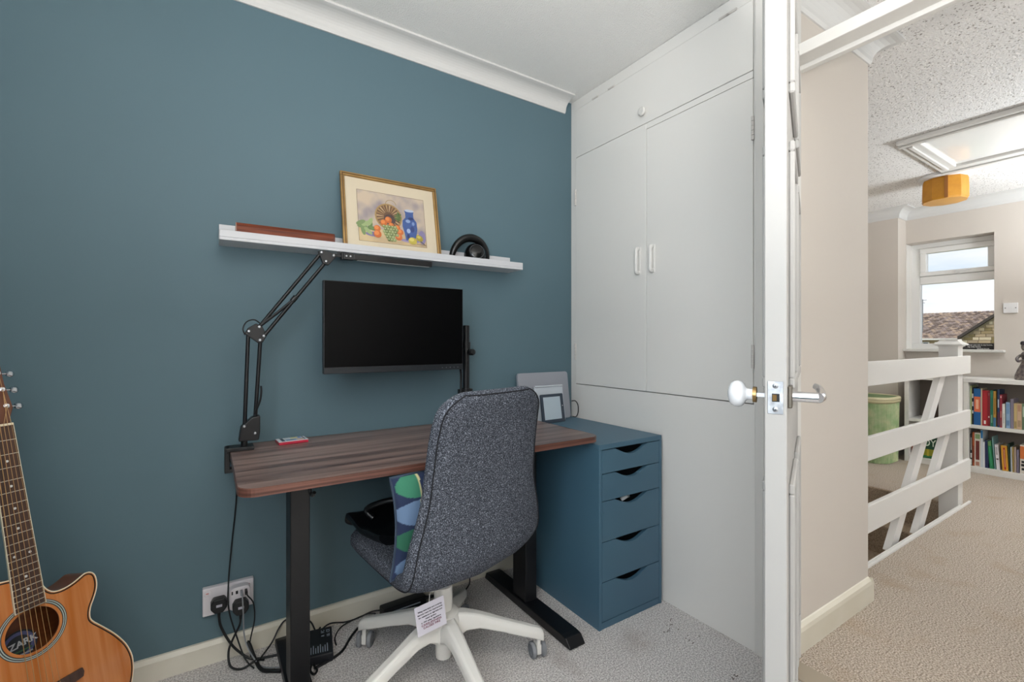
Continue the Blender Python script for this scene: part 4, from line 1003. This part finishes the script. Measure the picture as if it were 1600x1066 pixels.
# headstock
bm = BM(); hsp = [(-.0205, .004), (.0205, .004), (.0225, .018), (.0330, .045), (.0310, .075), (.0285, .11), (.0300, .155), (.0290, .178), (.0, .185), (-.0290, .178), (-.0300, .155), (-.0285, .11), (-.0310, .075), (-.0330, .045), (-.0225, .018)]
prism(bm, hsp, -.014, 0, Matrix.Rotation(math.radians(-10), 4, 'X')); obj('headstock', bm, mat('headstock_veneer', '#6a3d26', .35, vary=(4, '#54301d', 4)), gt, world=False, bevel=.001)
R10 = Matrix.Rotation(math.radians(-10), 4, 'X')
TP = []
for s in (-1, 1):
    for k in range(3):
        y = .050 + .044 * k; x = s * (.0215)
        bm = BM(); lathe(bm, [(0, .008), (.0028, .008), (.0028, .0015), (.0058, .0012), (.0062, 0)], (x, y, 0), (0, 0, 1), 16)
        bmesh.ops.transform(bm, matrix=R10, verts=bm.verts); tp = obj('tuning_post', bm, M_CHROME, gt, world=False, smooth=True); TP.append((x, y))
        bm = BM(); cyl(bm, (s * .028, y, -.010), (s * .040, y, -.010), .0028, seg=10)
        lathe(bm, [(0, 0), (.006, .001), (.0095, .006), (.0095, .011), (.006, .016), (0, .018)], (s * .040, y, -.010), (s, 0, 0), 16)
        for v in bm.verts:
            if abs(v.co.x) > .041: v.co.z = -.010 + (v.co.z + .010) * .42
        bmesh.ops.transform(bm, matrix=R10, verts=bm.verts); obj('tuning_peg', bm, M_CHROME, gt, world=False, smooth=True)
# bridge and strings
bm = BM(); prism(bm, [(-.076, -.640), (.076, -.640), (.078, -.650), (.075, -.661), (.03, -.668), (-.03, -.668), (-.075, -.661), (-.078, -.650)], .0005, .008); br = obj('bridge', bm, M_ROSEW, gt, world=False, bevel=.001)
bm = BM(); box(bm, -.036, .036, -.6515, -.6485, .0080, .0115); obj('saddle', bm, M_BIND, br, world=False)
for k in range(6):
    xn = -.0175 + .007 * k; xb = -.0275 + .011 * k
    bm = BM(); cyl(bm, (xb, -.659, .006), (xb, -.659, .011), .0025, seg=10); obj('bridge_pin', bm, M_BIND, br, world=False)
    pst = TP[2 - k] if k < 3 else TP[3 + (k - 3)]
    pe = R10 @ Vector((pst[0], pst[1], .004))
    bm = BM(); tube(bm, [(xb, -.659, .010), (xb, -.650, .0118), (xn, .002, .0100), tuple(pe)], .00042 + .00008 * (5 - k), 5); obj('string', bm, mat('bronze_string', '#a8865a', .35, .8), gt, world=False)
# ================================================================== SOCKET, PLUGS, CABLES
sk = thing('double_socket', 'white double wall socket low on the blue wall', 'socket', (.058, YW, .215))
bm = BM(); box(bm, -.017, .134, YW - .022, YW - .0005, .168, .262, .003); obj('plate', bm, M_SOCK, sk)
for x in (-.003, .118):
    bm = BM(); box(bm, x - .0085, x + .0085, YW - .026, YW - .0215, .236, .252, .002); sw_ = obj('switch', bm, M_SOCK, sk)
    bm = BM(); box(bm, x - .004, x + .004, YW - .0265, YW - .0258, .245, .248); obj('red_mark', bm, mat('switch_red', '#b55a5a', .5), sw_)
def plug(name, x, z, y, lab):
    t = thing(name, lab, 'plug', (x, y, z))
    bm = BM(); P_ = [(x - .016, z + .022), (x + .016, z + .022), (x + .024, z + .008), (x + .024, z - .010), (x + .012, z - .026), (x - .012, z - .026), (x - .024, z - .010), (x - .024, z + .008)]
    extr(bm, P_, 'y', y - .030, y); obj('body', bm, M_BLACKP, t, bevel=.004)
    bm = BM(); box(bm, x - .008, x + .009, y - .0308, y - .0299, z - .004, z + .004); obj('sticker', bm, mat('plug_sticker', '#b9b6c2', .5), t)
    bm = BM(); cyl(bm, (x, y - .014, z - .025), (x, y - .014, z - .045), .006, .004, seg=10); obj('strain_relief', bm, M_RUBBER, t)
    return t
plug('mains_plug', .030, .208, YW - .0222, 'black mains plug in the left half of the white socket')
ad = thing('usb_adapter', 'white adapter with USB ports in the right half of the wall socket', 'adapter', (.090, YW - .0222, .215))
bm = BM(); extr(bm, rrect(.060, .122, .178, .256, .016, 5), 'y', YW - .055, YW - .0222); obj('body', bm, M_SOCK, ad, bevel=.003)
for k, w in enumerate((.002, .0035, .0035, .0035)):
    bm = BM(); x = .068 + k * .0135; box(bm, x - w, x + w, YW - .0556, YW - .0549, .2345, .2455); obj('usb_port', bm, M_DARK, ad)
for k in (2, 3):
    bm = BM(); x = .068 + k * .0135; box(bm, x - .004, x + .004, YW - .080, YW - .0556, .2345, .2455, .001, 1); tag(obj('usb_plug', bm, (M_GREYC, M_BLACKP)[k - 2], None), ('grey USB plug in the white adapter', 'black USB plug in the white adapter')[k - 2], 'plug')
plug('mains_plug', .092, .198, YW - .0552, 'black mains plug in the front of the white adapter')
def cable(name, pts, r, m, lab, sub=5):
    bm = BM(); tube(bm, [(p[0], p[1], max(p[2], r + .0005)) for p in pts], r, 8, sub=sub)
    for v in bm.verts: v.co.z = max(v.co.z, .0004); v.co.y = min(v.co.y, YW - .0002)
    return tag(obj(name, bm, m, None, smooth=True), lab, 'cable')
cable('lamp_cable', [(.056, 1.80, .748), (.050, 1.84, .735), (.062, 1.880, .690), (.081, 1.892, .62), (.081, 1.892, .531), (.067, 1.890, .379), (.056, 1.83, .275), (.057, 1.815, .205), (.077, 1.840, .106), (.103, 1.800, .032), (.128, 1.770, .006)], .0024, M_RUBBER, 'thin black lamp cable hanging straight down the wall to the floor')
cable('mains_cable', [(.030, 1.8638, .165), (.036, 1.862, .128), (.062, 1.850, .072), (.090, 1.842, .034), (.130, 1.825, .006), (.215, 1.800, .006)], .0040, M_RUBBER, 'thick black cable from the left plug curving onto the carpet')
cable('mains_cable', [(.092, 1.830, .155), (.089, 1.838, .128), (.070, 1.842, .087), (.057, 1.840, .048), (.062, 1.815, .012), (.094, 1.790, .006), (.135, 1.795, .016), (.16, 1.80, .006)], .0036, M_RUBBER, 'black cable from the adapter plug making a loop on the carpet')
cable('usb_cable', [(.095, 1.822, .240), (.096, 1.810, .235), (.099, 1.815, .174), (.103, 1.826, .090), (.122, 1.815, .031), (.152, 1.765, .006), (.20, 1.730, .006)], .0022, M_GREYC, 'grey USB cable drooping from the white adapter')
cable('usb_cable', [(.1085, 1.822, .240), (.112, 1.808, .236), (.129, 1.815, .202), (.133, 1.828, .137), (.120, 1.838, .060), (.122, 1.825, .016)], .0022, M_RUBBER, 'black USB cable bowing right from the white adapter')
cable('coiled_cable', [(.111, 1.840, .062), (.118, 1.835, .055), (.133, 1.810, .014), (.148, 1.745, .009), (.181, 1.717, .009), (.20, 1.705, .009)], .0060, M_RUBBER, 'thick black cable tail lying beside the left desk foot')
cable('mains_cable', [(.148, 1.812, .006), (.189, 1.850, .028), (.213, 1.868, .060), (.237, 1.874, .080), (.287, 1.874, .075), (.320, 1.864, .050), (.335, 1.845, .020), (.345, 1.820, .044)], .0028, M_RUBBER, 'thin black cable arching behind the left desk leg')
cable('mains_cable', [(.345, 1.850, .010), (.388, 1.870, .018), (.447, 1.868, .006), (.496, 1.866, .008), (.547, 1.862, .018), (.590, 1.842, .020)], .0028, M_RUBBER, 'black cable running along the skirting to the black extension block')
cable('mains_cable', [(.296, 1.660, .006), (.341, 1.672, .006), (.395, 1.700, .006), (.442, 1.765, .006), (.494, 1.812, .006), (.580, 1.815, .006)], .0045, M_RUBBER, 'thick black cable snaking over the carpet from the power brick')
cable('mains_cable', [(.385, 1.745, .006), (.392, 1.795, .006), (.432, 1.850, .006), (.521, 1.862, .014), (.560, 1.850, .012)], .0024, M_RUBBER, 'thin black cable curling beside the power brick')
cable('mains_cable', [(.290, 1.680, .006), (.283, 1.655, .006), (.290, 1.632, .006), (.302, 1.645, .006), (.299, 1.672, .006), (.30, 1.70, .016)], .0038, M_RUBBER, 'black cable loop in front of the power brick')
cable('mains_cable', [(.985, 1.872, .075), (.99, 1.865, .03), (.97, 1.84, .008), (.90, 1.80, .006), (.80, 1.82, .006)], .0028, M_RUBBER, 'black cable on the carpet behind the chair column')
bk = thing('power_brick', 'black power brick with white print lying by the left desk leg', 'power adapter', mtx=Matrix.Translation((.330, 1.755, .001)) @ Matrix.Rotation(math.radians(-10), 4, 'Z'))
bm = BM(); box(bm, -.043, .043, -.080, .080, 0, .034, .005); obj('body', bm, mat('brick_black', '#16191f', .5), bk, world=False)
M_PR = mat('white_print', '#b9c6d4', .6)
RZ = Matrix.Rotation(math.radians(90), 4, 'Z')
for (s_, x, y, sz) in (('CE', .030, .052, .016), ('FC', .012, .052, .016), ('UL', .030, .026, .014), ('R', .012, .026, .014)):
    text('lettering', s_, sz, M_PR, bk, Matrix.Translation((x, y, .0342)) @ RZ, world=False, bold=.0002)
for k in range(9):
    bm = BM(); L_ = .030 + .016 * ((k * 7) % 3) / 2; box(bm, -.036 + k * .0075, -.0335 + k * .0075, -.068, -.068 + L_, .0340, .0343); obj('print_line', bm, M_PR, bk, world=False)
ex = thing('extension_block', 'black extension block against the skirting behind the chair', 'extension lead', mtx=Matrix.Translation((.70, 1.835, .0)) @ Matrix.Rotation(math.radians(3), 4, 'Z'))
bm = BM(); box(bm, -.125, .06, -.026, .026, .001, .040, .006); obj('body', bm, M_BLACKP, ex, world=False)
bm = BM(); box(bm, -.115, .03, -.0285, -.0262, .022, .026); obj('light_trim', bm, mat('grey_trim', '#9aa3ad', .3), ex, world=False)
bm = BM(); tube(bm, [(.06, 0, .02), (.09, -.01, .02), (.13, 0, .01), (.16, .0, .006)], .006, 8, sub=3); tube(bm, [(.0, -.03, .012), (.05, -.05, .012), (.10, -.035, .012), (.14, -.03, .008)], .007, 8, sub=3); obj('lead', bm, M_RUBBER, ex, world=False)

# ================================================================== LANDING: balustrade
bl = thing('stair_balustrade', 'white horizontal-railed balustrade beside the stairwell on the landing', 'balustrade', (4.22, 1.0, 0))
M_BAL = mat('balustrade_white', '#e2dfda', .35)
bm = BM(); box(bm, 4.17, 4.27, .963, 1.063, -.20, 1.062, .002); nw = obj('newel_post', bm, M_BAL, bl)
bm = BM()
ncap = [(.052, 1.058), (.052, 1.068), (.074, 1.072), (.074, 1.080), (.052, 1.096), (.047, 1.102), (.047, 1.112), (.0, 1.112)]
prev = None
for r, zc in ncap:
    q = [bm.verts.new((4.22 + sx * max(r, .0005), 1.013 + sy * max(r, .0005), zc)) for sx, sy in ((-1, -1), (1, -1), (1, 1), (-1, 1))]
    if prev:
        for k in range(4): bm.faces.new((prev[k], prev[(k + 1) % 4], q[(k + 1) % 4], q[k]))
    else: bm.faces.new(q)
    prev = q
bm.faces.new(prev); obj('newel_cap', bm, M_BAL, nw)
for z0, z1 in ((.880, 1.0), (.517, .632), (.165, .298)):
    bm = BM(); box(bm, 2.47, 4.345, .940, .9625, z0, z1, .003); obj('rail', bm, M_BAL, bl)
for x0, k_, zt in ((3.145, .906, .93), (3.545, .98, .60)):
    hw = .053
    P_ = [(x0 - hw - .03 * k_, -.03), (x0 + hw - .03 * k_, -.03), (min(x0 + hw + k_ * zt, 4.169), zt if x0 < 3.3 else (4.169 - x0 - hw) / k_), (min(x0 - hw + k_ * zt, 4.169), zt)]
    bm = BM(); extr(bm, P_, 'y', .980, 1.012); obj('baluster', bm, M_BAL, bl)
bm = BM(); box(bm, XE + .02, 4.17, .950, .957, -.24, .016, .002); box(bm, XE + .02, 4.345, .936, .9498, 0.0, .012, .002); obj('string_trim', bm, M_BAL, bl)
bm = BM(); box(bm, 2.40, 2.47, .957, 1.02, -.2, 1.0, .002); obj('newel_post', bm, M_BAL, bl)

# ------------------------------------------------------------------ bookcases
M_SHELF = mat('bookcase_white', '#e6e3de', .4)
def bookcase(y0, y1, lab, zs=(.025, .370), name='bookcase'):
    xf, xb = 5.36, 5.66
    t = thing(name, lab, 'bookcase', (5.50, (y0 + y1) / 2, 0))
    for a, b in ((y0, y0 + .032), (y1 - .032, y1)):
        bm = BM(); box(bm, xf, xb, a, b, 0, .752, .001, 1); obj('side_panel', bm, M_SHELF, t)
    bm = BM(); box(bm, xf - .004, xb, y0, y1, .7522, .786, .002); obj('top_panel', bm, M_SHELF, t)
    bm = BM(); box(bm, xf + .004, xb - .01, y0 + .0325, y1 - .0325, .370, .396, .001, 1); obj('shelf', bm, M_SHELF, t)
    bm = BM(); box(bm, xf + .002, xb - .01, y0 + .0325, y1 - .0325, .0, .048, .001, 1); obj('bottom_shelf', bm, M_SHELF, t)
    bm = BM(); box(bm, xb - .0095, xb - .001, y0 + .0325, y1 - .0325, .0485, .7518); obj('back_panel', bm, mat('bookcase_back', '#8a7f76', .7), t)
    return t
bookcase(.25, 1.206, 'low white bookcase of books under the landing window, right of the newel post')
bookcase(1.2085, 1.604, 'low white bookcase unit beside the green laundry basket, seen through the rails')

def book(y0, y1, z0, z1, col, lab, lean_deg=0, x=5.395, depth=.16, group=None, bands=(), name='book'):
    w = y1 - y0
    mtx = Matrix.Translation((x, y0, z0))
    if lean_deg: mtx = Matrix.Translation((x, y1, z0)) @ Matrix.Rotation(math.radians(-lean_deg), 4, 'X') @ Matrix.Translation((0, -w, 0))
    t = thing(name, lab, 'book', mtx=mtx, group=group)
    h = z1 - z0
    bm = BM(); box(bm, 0, depth, 0, .0022, 0, h); box(bm, 0, depth, w - .0022, w, 0, h); box(bm, -.0005, .003, 0, w, 0, h, .0008, 1); cv = obj('cover', bm, mat('cover_' + col[1:], col, .45), t, world=False)
    bm = BM(); box(bm, .0032, depth - .004, .0024, w - .0024, .003, h - .004); obj('pages', bm, mat('book_pages', '#cfc4ad', .9), t, world=False)
    for q_, (a, b, c, e) in enumerate(bands):
        bm = BM(); box(bm, -.0008 - .0004 * q_, -.0004, w * e, w * (1 - e), h * a, h * b); obj('spine_print', bm, mat('spine_' + c[1:], c, .5), t, world=False)
    return t
ZT = .3965
UP = [(1.1700, 1.1730, .727, '#9fae9c', 'pale grey green slim book first from the left on the upper shelf', ((.3, .7, '#7d938a', .2),)),
      (1.1610, 1.1690, .721, '#b3bb84', 'pale lime slim book second from the left on the upper shelf', ()),
      (1.149, 1.1602, .706, '#17191c', 'black book with white spine print left of the fat blue book', ((.3, .38, '#d5d5d2', .2), (.5, .62, '#d5d5d2', .2), (.72, .84, '#d5d5d2', .2))),
      (1.107, 1.1482, .700, '#1f65a0', 'fat blue book with an orange label on the upper shelf', ((.36, .78, '#d4683e', .05), (.08, .20, '#cfe0ee', .4), (.44, .70, '#e6b08f', .3), (0, .34, '#16568e', .02))),
      (1.098, 1.1060, .704, '#d6c3a4', 'cream slim book between the fat blue and the red book', ((0, 1, '#d0bda0', .1),)),
      (1.0655, 1.0972, .689, '#a51f28', 'thick bright red book on the upper shelf', ((.05, .15, '#e6ded6', .32), (.2, .95, '#b62a30', .55 - .1))),
      (1.051, 1.0648, .689, '#7c1a24', 'dark red book beside the thick bright red book', ((.24, .28, '#e9dcd6', .25), (.86, .94, '#8d4a4c', .2))),
      (1.033, 1.0502, .693, '#25705a', 'green book on the upper shelf', ((.1, .32, '#6fa48c', .3), (.8, .95, '#2f7f66', .1))),
      (1.016, 1.0322, .689, '#b58a3a', 'mustard book with a blue foot on the upper shelf', ((0, .26, '#3a6f92', .05), (.35, .8, '#8f6a2a', .25))),
      (.996, 1.0095, .703, '#1d3557', 'navy book with a pale title right of the mustard book', ((.52, .74, '#c9d3da', .25), (.05, .4, '#5a2f45', .1))),
      (.982, .9948, .663, '#932a3a', 'maroon book with pale spots beside the short white book', ((.90, .96, '#e8c9c3', .25), (.30, .5, '#c48a7a', .3), (.05, .22, '#7a4a4a', .2))),
      (.965, .9812, .589, '#dcdad2', 'short white book on the upper shelf', ((.2, .6, '#8a8a86', .42),)),
      (.937, .9600, .605, '#8fabc6', 'pale blue book on the upper shelf', ((.55, .95, '#6f92b8', .2), (.1, .3, '#5f81a6', .2))),
      (.917, .9345, .634, '#857d8c', 'grey mauve book right of the pale blue book', ()),
      (.899, .9155, .601, '#c4ad78', 'straw coloured book on the upper shelf', ((.05, .3, '#9c8658', .15),)),
      (.873, .8982, .601, '#c9a98c', 'tan pink book on the upper shelf', ((.1, .35, '#a58a6b', .15), (.7, .95, '#b88f72', .15))),
      (.848, .8722, .602, '#66795e', 'mossy green book at the right edge of the upper shelf', ((.5, .9, '#b6c2b0', .2),))]
for y0, y1, z1, c, lab, bands in UP: book(y0, y1, ZT, z1, c, lab, bands=bands, group='books on the upper shelf')
ZB = .0485
LO = [(1.1575, 1.1710, .312, '#141414', 'black book with white print first from the left on the lower shelf', 0, ((.25, .4, '#d0d0cc', .2), (.02, .2, '#cfd4cf', .2), (.5, .9, '#bcbcb8', .35))),
      (1.1445, 1.1565, .333, '#a5532e', 'rust orange book on the lower shelf beside the black one', 0, ((.1, .6, '#6e2a1c', .3),)),
      (1.1075, 1.1435, .331, '#d6cfc2', 'white book with a dark red panel on its spine, lower shelf', 0, ((.2, .76, '#6b2620', .18), (.82, .96, '#7f9a6a', .1), (.03, .14, '#b07a66', .2))),
      (1.0935, 1.1065, .357, '#cfd6dc', 'white topped blue book on the lower shelf', 0, ((.78, .99, '#2273ab', .02),)),
      (1.0815, 1.0925, .262, '#dfe1e2', 'plain white slim book on the lower shelf', 0, ()),
      (1.0600, 1.0805, .277, '#1d2850', 'navy book leaning on the lower shelf', 0.8, ()),
      (1.0290, 1.0535, .276, '#1d7a4c', 'glossy green book leaning on the lower shelf', 4.0, ((.82, .97, '#6a8a56', .15), (.1, .78, '#4fae80', .44))),
      (1.0180, 1.0240, .312, '#79a0a0', 'slim teal book leaning on the lower shelf', 3.9, ()),
      (.9930, 1.0130, .252, '#dcd9dc', 'white paperback with a small dark bird mark leaning on the lower shelf', 3.6, ((.40, .45, '#3a2a28', .2), (.6, .9, '#a9a6a6', .3))),
      (.9450, .9800, .250, '#d0962a', 'thick yellow book with a red title panel on the lower shelf', 2.8, ((.05, .92, '#a8201e', .34), (.15, .85, '#e8c8a0', .46))),
      (.9345, .9425, .270, '#1e3a2a', 'dark green slim book right of the yellow book', 2.0, ()),
      (.9240, .9320, .247, '#b9c0c6', 'pale grey slim book on the lower shelf', 1.0, ()),
      (.9145, .9225, .250, '#a58a4c', 'ochre slim book on the lower shelf', 1.0, ()),
      (.9030, .9130, .251, '#b7a193', 'dusty pink slim book on the lower shelf', .5, ()),
      (.8880, .9005, .233, '#7c7385', 'mauve grey short book on the lower shelf', 0, ()),
      (.8480, .8825, .275, '#dcd4c8', 'orange and white book with black dots at the right of the lower shelf', 0, ((.52, .96, '#cf6f35', .02), (.12, .2, '#1b1b1b', .25), (.26, .34, '#1b1b1b', .2), (.38, .45, '#1b1b1b', .25)))]
for y0, y1, z1, c, lab, ld_, bands in LO: book(y0, y1, ZB, z1, c, lab, lean_deg=ld_, bands=bands, group='books on the lower shelf')
# in the left unit
t = book(1.385, 1.525, ZB, .235, '#1d4a35', 'green annual with large pale letters, lying face-out behind the rails', x=5.40, depth=.03, bands=((.03, .12, '#2f7a48', .02), (.13, .44, '#9a9a2e', .04)))
lm = basis((5.3975, 1.435, .185), (0, -1, 0), (0, 0, 1), (-1, 0, 0))
text('lettering', 'DY', .085, mat('pale_letter', '#dfe8dc', .5), t, lm, bold=.001, xs=.75)
for k in range(3):
    bm = BM(); box(bm, 5.3985, 5.3992, 1.395 + k * .045, 1.410 + k * .045, .07, .13); obj('cover_stripe', bm, mat('annual_yellow', '#c4b23a', .5), t)
book(1.355, 1.380, ZB, .215, '#a9bcd2', 'pale blue paperback beside the green annual', x=5.41, bands=((.3, .5, '#e3e8ee', .2),))
book(1.315, 1.353, ZB, .265, '#16181c', 'black book beside the pale blue paperback in the left unit', x=5.41, bands=((.7, .75, '#d9d9d6', .2), (.82, .87, '#d9d9d6', .3)))
book(1.535, 1.566, ZB, .250, '#a4512f', 'rust book at the left end of the left bookcase unit', x=5.41)
wb_ = thing('wooden_box', 'dark brown box in the upper compartment of the left bookcase unit', 'box', (5.52, 1.36, .3965))
bm = BM(); box(bm, 5.45, 5.62, 1.255, 1.45, .397, .59, .004); obj('body', bm, mat('dark_brown_wood', '#3a2a22', .5, vary=(8, '#2b1e18', 3)), wb_)
bm = BM(); box(bm, 5.445, 5.625, 1.25, 1.455, .5905, .615, .004); obj('lid', bm, mat('dark_brown_wood', '#3a2a22'), wb_)

# ------------------------------------------------------------------ green laundry basket (woven)
bs = thing('laundry_basket', 'green woven laundry basket with a pale rim beside the white bookcase', 'basket', (5.17, 1.80, 0))
M_WEAVE = mat('green_weave', '#55704a', .7, vary=(9, '#6f8458', 3))  # darker than the cane: shade in the gaps is put into this colour
bm = BM(); BY0, BY1, BX0, BX1 = 1.622, 2.06, 4.98, 5.40
poly = rrect(BX0, BX1, BY0, BY1, .14, 10); n = len(poly); c0 = ((BX0 + BX1) / 2, (BY0 + BY1) / 2)
def ringp(zv, sc):
    return [bm.verts.new((c0[0] + (p[0] - c0[0]) * sc, c0[1] + (p[1] - c0[1]) * sc, zv)) for p in poly]
R_ = [ringp(zv, sc) for zv, sc in ((0.002, .96), (.25, .985), (.545, 1.0))]
for A, B in zip(R_, R_[1:]):
    for k in range(n): bm.faces.new((A[k], A[(k + 1) % n], B[(k + 1) % n], B[k]))
bm.faces.new(R_[0]); bm.faces.new(R_[-1]); obj('body', bm, M_WEAVE, bs, smooth=True)
bm = BM()
per = []
for k in range(n):
    a, b = Vector(poly[k]), Vector(poly[(k + 1) % n]); L_ = (b - a).length; m_ = max(1, int(round(L_ / .013)))
    for j in range(m_): per.append(a.lerp(b, j / m_))
for p in per:
    q0 = (c0[0] + (p.x - c0[0]) * .965, c0[1] + (p.y - c0[1]) * .965, .004); q1 = (c0[0] + (p.x - c0[0]) * 1.004, c0[1] + (p.y - c0[1]) * 1.004, .545)
    tube(bm, [q0, q1], .0058, 6, cap=False)
obj('weave_rib', bm, mat('green_cane', '#93ad7c', .65, vary=(14, '#bfc59a', 3)), bs, kind='stuff')
for zv, rr_, c in ((.555, .016, '#b9b08a'), (.578, .017, '#c9c19c')):
    bm = BM(); tube(bm, [(c0[0] + (p[0] - c0[0]) * 1.01, c0[1] + (p[1] - c0[1]) * 1.01, zv) for p in poly], rr_, 8, closed=True); obj('rim', bm, mat('rim_' + c[1:], c, .7, bump=(80, .5, .003)), bs, smooth=True)
bm = BM(); prism(bm, [(c0[0] + (p[0] - c0[0]) * .99, c0[1] + (p[1] - c0[1]) * .99) for p in poly], .57, .588); obj('lid', bm, M_WEAVE, bs)
bm = BM(); tube(bm, [(BX0 - .006, 1.79 + .022 * math.cos(a * PI / 8), .535 + .022 * math.sin(a * PI / 8)) for a in range(16)], .006, 6, closed=True); obj('ring_handle', bm, mat('rim_b9b08a', '#b9b08a'), bs, smooth=True)

# ------------------------------------------------------------------ figurine, sign, switch
fg = thing('figurine', 'dark patterned seated figure ornament on top of the landing bookcase', 'ornament', (5.50, .865, .7865))
M_FIG = mat('dark_bronze_glaze', '#4a4246', .35, vary=(45, '#857a72', 3), bump=(70, .4, .003))
bm = BM(); lathe(bm, [(0, .0), (.066, .0), (.070, .012), (.066, .04), (.052, .085), (.036, .125), (.027, .150), (.026, .165), (.033, .185), (.036, .205), (.026, .222), (.013, .232), (.012, .245)], (5.50, .862, .7865), seg=28); obj('body', bm, M_FIG, fg, smooth=True)
bm = BM(); lathe(bm, [(0, 0), (.022, .006), (.030, .024), (.030, .042), (.022, .058), (0, .064)], (5.50, .864, 1.018), seg=20); obj('head', bm, M_FIG, fg, smooth=True)
bm = BM()
for k in range(14):
    a = 2 * PI * k / 14; lathe(bm, [(0, -.010), (.009, -.004), (.009, .004), (0, .010)], (5.50 + .024 * math.cos(a), .864 + .026 * math.sin(a), 1.075 + .008 * (k % 3)), seg=8)
obj('curled_hair', bm, mat('dark_glaze_hair', '#3a343a', .4), fg, smooth=True)
for s in (-1, 1):
    bm = BM(); tube(bm, [(5.50, .864 + s * .030, .985), (5.485, .864 + s * .050, .960), (5.470, .864 + s * .040, .935), (5.462, .864 + s * .012, .948)], [.011, .010, .009, .008], 8, sub=4); obj('arm', bm, M_FIG, fg, smooth=True)
sg = thing('quote_sign', 'small black sign with white handwriting on the landing window sill', 'sign', (5.765, 1.197, 1.0245))
bm = BM(); box(bm, 5.752, 5.768, 1.098, 1.300, 1.0245, 1.079, .001, 1); obj('board', bm, mat('chalk_black', '#33302f', .6), sg)
M_CHALK = mat('white_lettering', '#ece9e4', .6)
for k, (s_, y, sz) in enumerate((('Wherever you are is my home,', 1.199, .0162), ('my only home', 1.222, .0162), ('Charlotte Bront\u00eb', 1.165, .012))):
    text('lettering', s_, sz, M_CHALK, sg, basis((5.7515, y, 1.0645 - .0165 * k), (0, -1, 0), (0, 0, 1), (-1, 0, 0)) @ Matrix.Shear('XZ', 4, (0, 0)), bold=.0003, xs=.92)
bm = BM()
for k in range(5):
    a = 2 * PI * k / 5; lathe(bm, [(0, 0), (.006, .002), (0, .004)], (5.748, 1.289 + .007 * math.cos(a), 1.060 + .007 * math.sin(a)), (-1, 0, 0), 10)
obj('flower', bm, M_CHALK, sg)
lsw = thing('light_switch', 'white light switch plate on the beige wall right of the window', 'switch', (XW, .985, 1.38))
bm = BM(); box(bm, XW - .012, XW - .0005, .942, 1.029, 1.337, 1.424, .003); obj('plate', bm, M_WPL, lsw)
bm = BM(); box(bm, XW - .017, XW - .0118, .979, .992, 1.370, 1.392, .001, 1); obj('rocker', bm, M_WPL, lsw)
for y in (.955, 1.016):
    bm = BM(); cyl(bm, (XW - .0128, y, 1.3805), (XW - .0119, y, 1.3805), .004, seg=10); obj('screw', bm, mat('dark_screw', '#5a5856', .4, .6), lsw)

# ------------------------------------------------------------------ ceiling hatch and lamp
hk = thing('loft_hatch', 'white framed loft hatch in the landing ceiling', 'hatch', (4.12, .55, CH))
HX0, HX1, HY0, HY1 = 3.645, 4.60, -.05, 1.135
for x0, x1, y0, y1 in ((HX0, HX0 + .085, HY0, HY1), (HX1 - .16, HX1, HY0, HY1), (HX0 + .085, HX1 - .16, HY1 - .10, HY1), (HX0 + .085, HX1 - .16, HY0, HY0 + .10)):
    bm = BM(); box(bm, x0, x1, y0, y1, CH - .030, CH - .0005, .006); ff = obj('frame_board', bm, M_WHITE, hk)
    cx_, cy_ = (x0 + x1) / 2, (y0 + y1) / 2
    bm = BM()
    if x1 - x0 < y1 - y0: box(bm, cx_ - .012, cx_ + .012, y0, y1, CH - .042, CH - .0302, .004)
    else: box(bm, x0, x1, cy_ - .012, cy_ + .012, CH - .042, CH - .0302, .004)
    obj('bead', bm, M_WHITE, ff)
bm = BM(); box(bm, HX0 + .085, HX1 - .16, HY0 + .10, HY1 - .10, CH - .010, CH - .0005); obj('hatch_panel', bm, mat('hatch_gloss', '#e8e5e0', .12), hk)
cl = thing('ceiling_lamp', 'amber drum ceiling lamp on a white plate on the landing', 'lamp', (4.72, 1.165, CH))
bm = BM(); lathe(bm, [(0, CH - .002), (.155, CH - .002), (.155, CH - .020), (.140, CH - .030), (0, CH - .030)], (4.72, 1.165, 0), seg=40); obj('ceiling_plate', bm, M_WPL, cl, smooth=True)
M_AMB = mat('amber_shade', '#c98a22', .45, vary=(20, '#bf7f1c', 3)); M_AMB.node_tree.nodes['Principled BSDF'].inputs['Emission Color'].default_value = lin('#c47a18')
bm = BM(); lathe(bm, [(.128, CH - .030), (.134, CH - .045), (.137, CH - .12), (.137, CH - .185), (.130, CH - .198)], (4.72, 1.165, 0), seg=10); obj('shade', bm, M_AMB, cl)
bm = BM(); lathe(bm, [(.130, CH - .198), (.06, CH - .204), (0, CH - .206)], (4.72, 1.165, 0), seg=10); obj('diffuser', bm, mat('amber_diffuser', '#d9a25a', .5), cl)
bm = BM(); v = Vector((-.83, -.25, 0)).normalized(); box(bm, -.010, .010, -.002, .002, CH - .196, CH - .034, 0, 1, basis((4.72 + v.x * .1355, 1.165 + v.y * .1355, 0), (-v.y, v.x, 0), (v.x, v.y, 0), (0, 0, 1))); obj('seam_strip', bm, mat('amber_seam', '#8f5510', .5), cl)
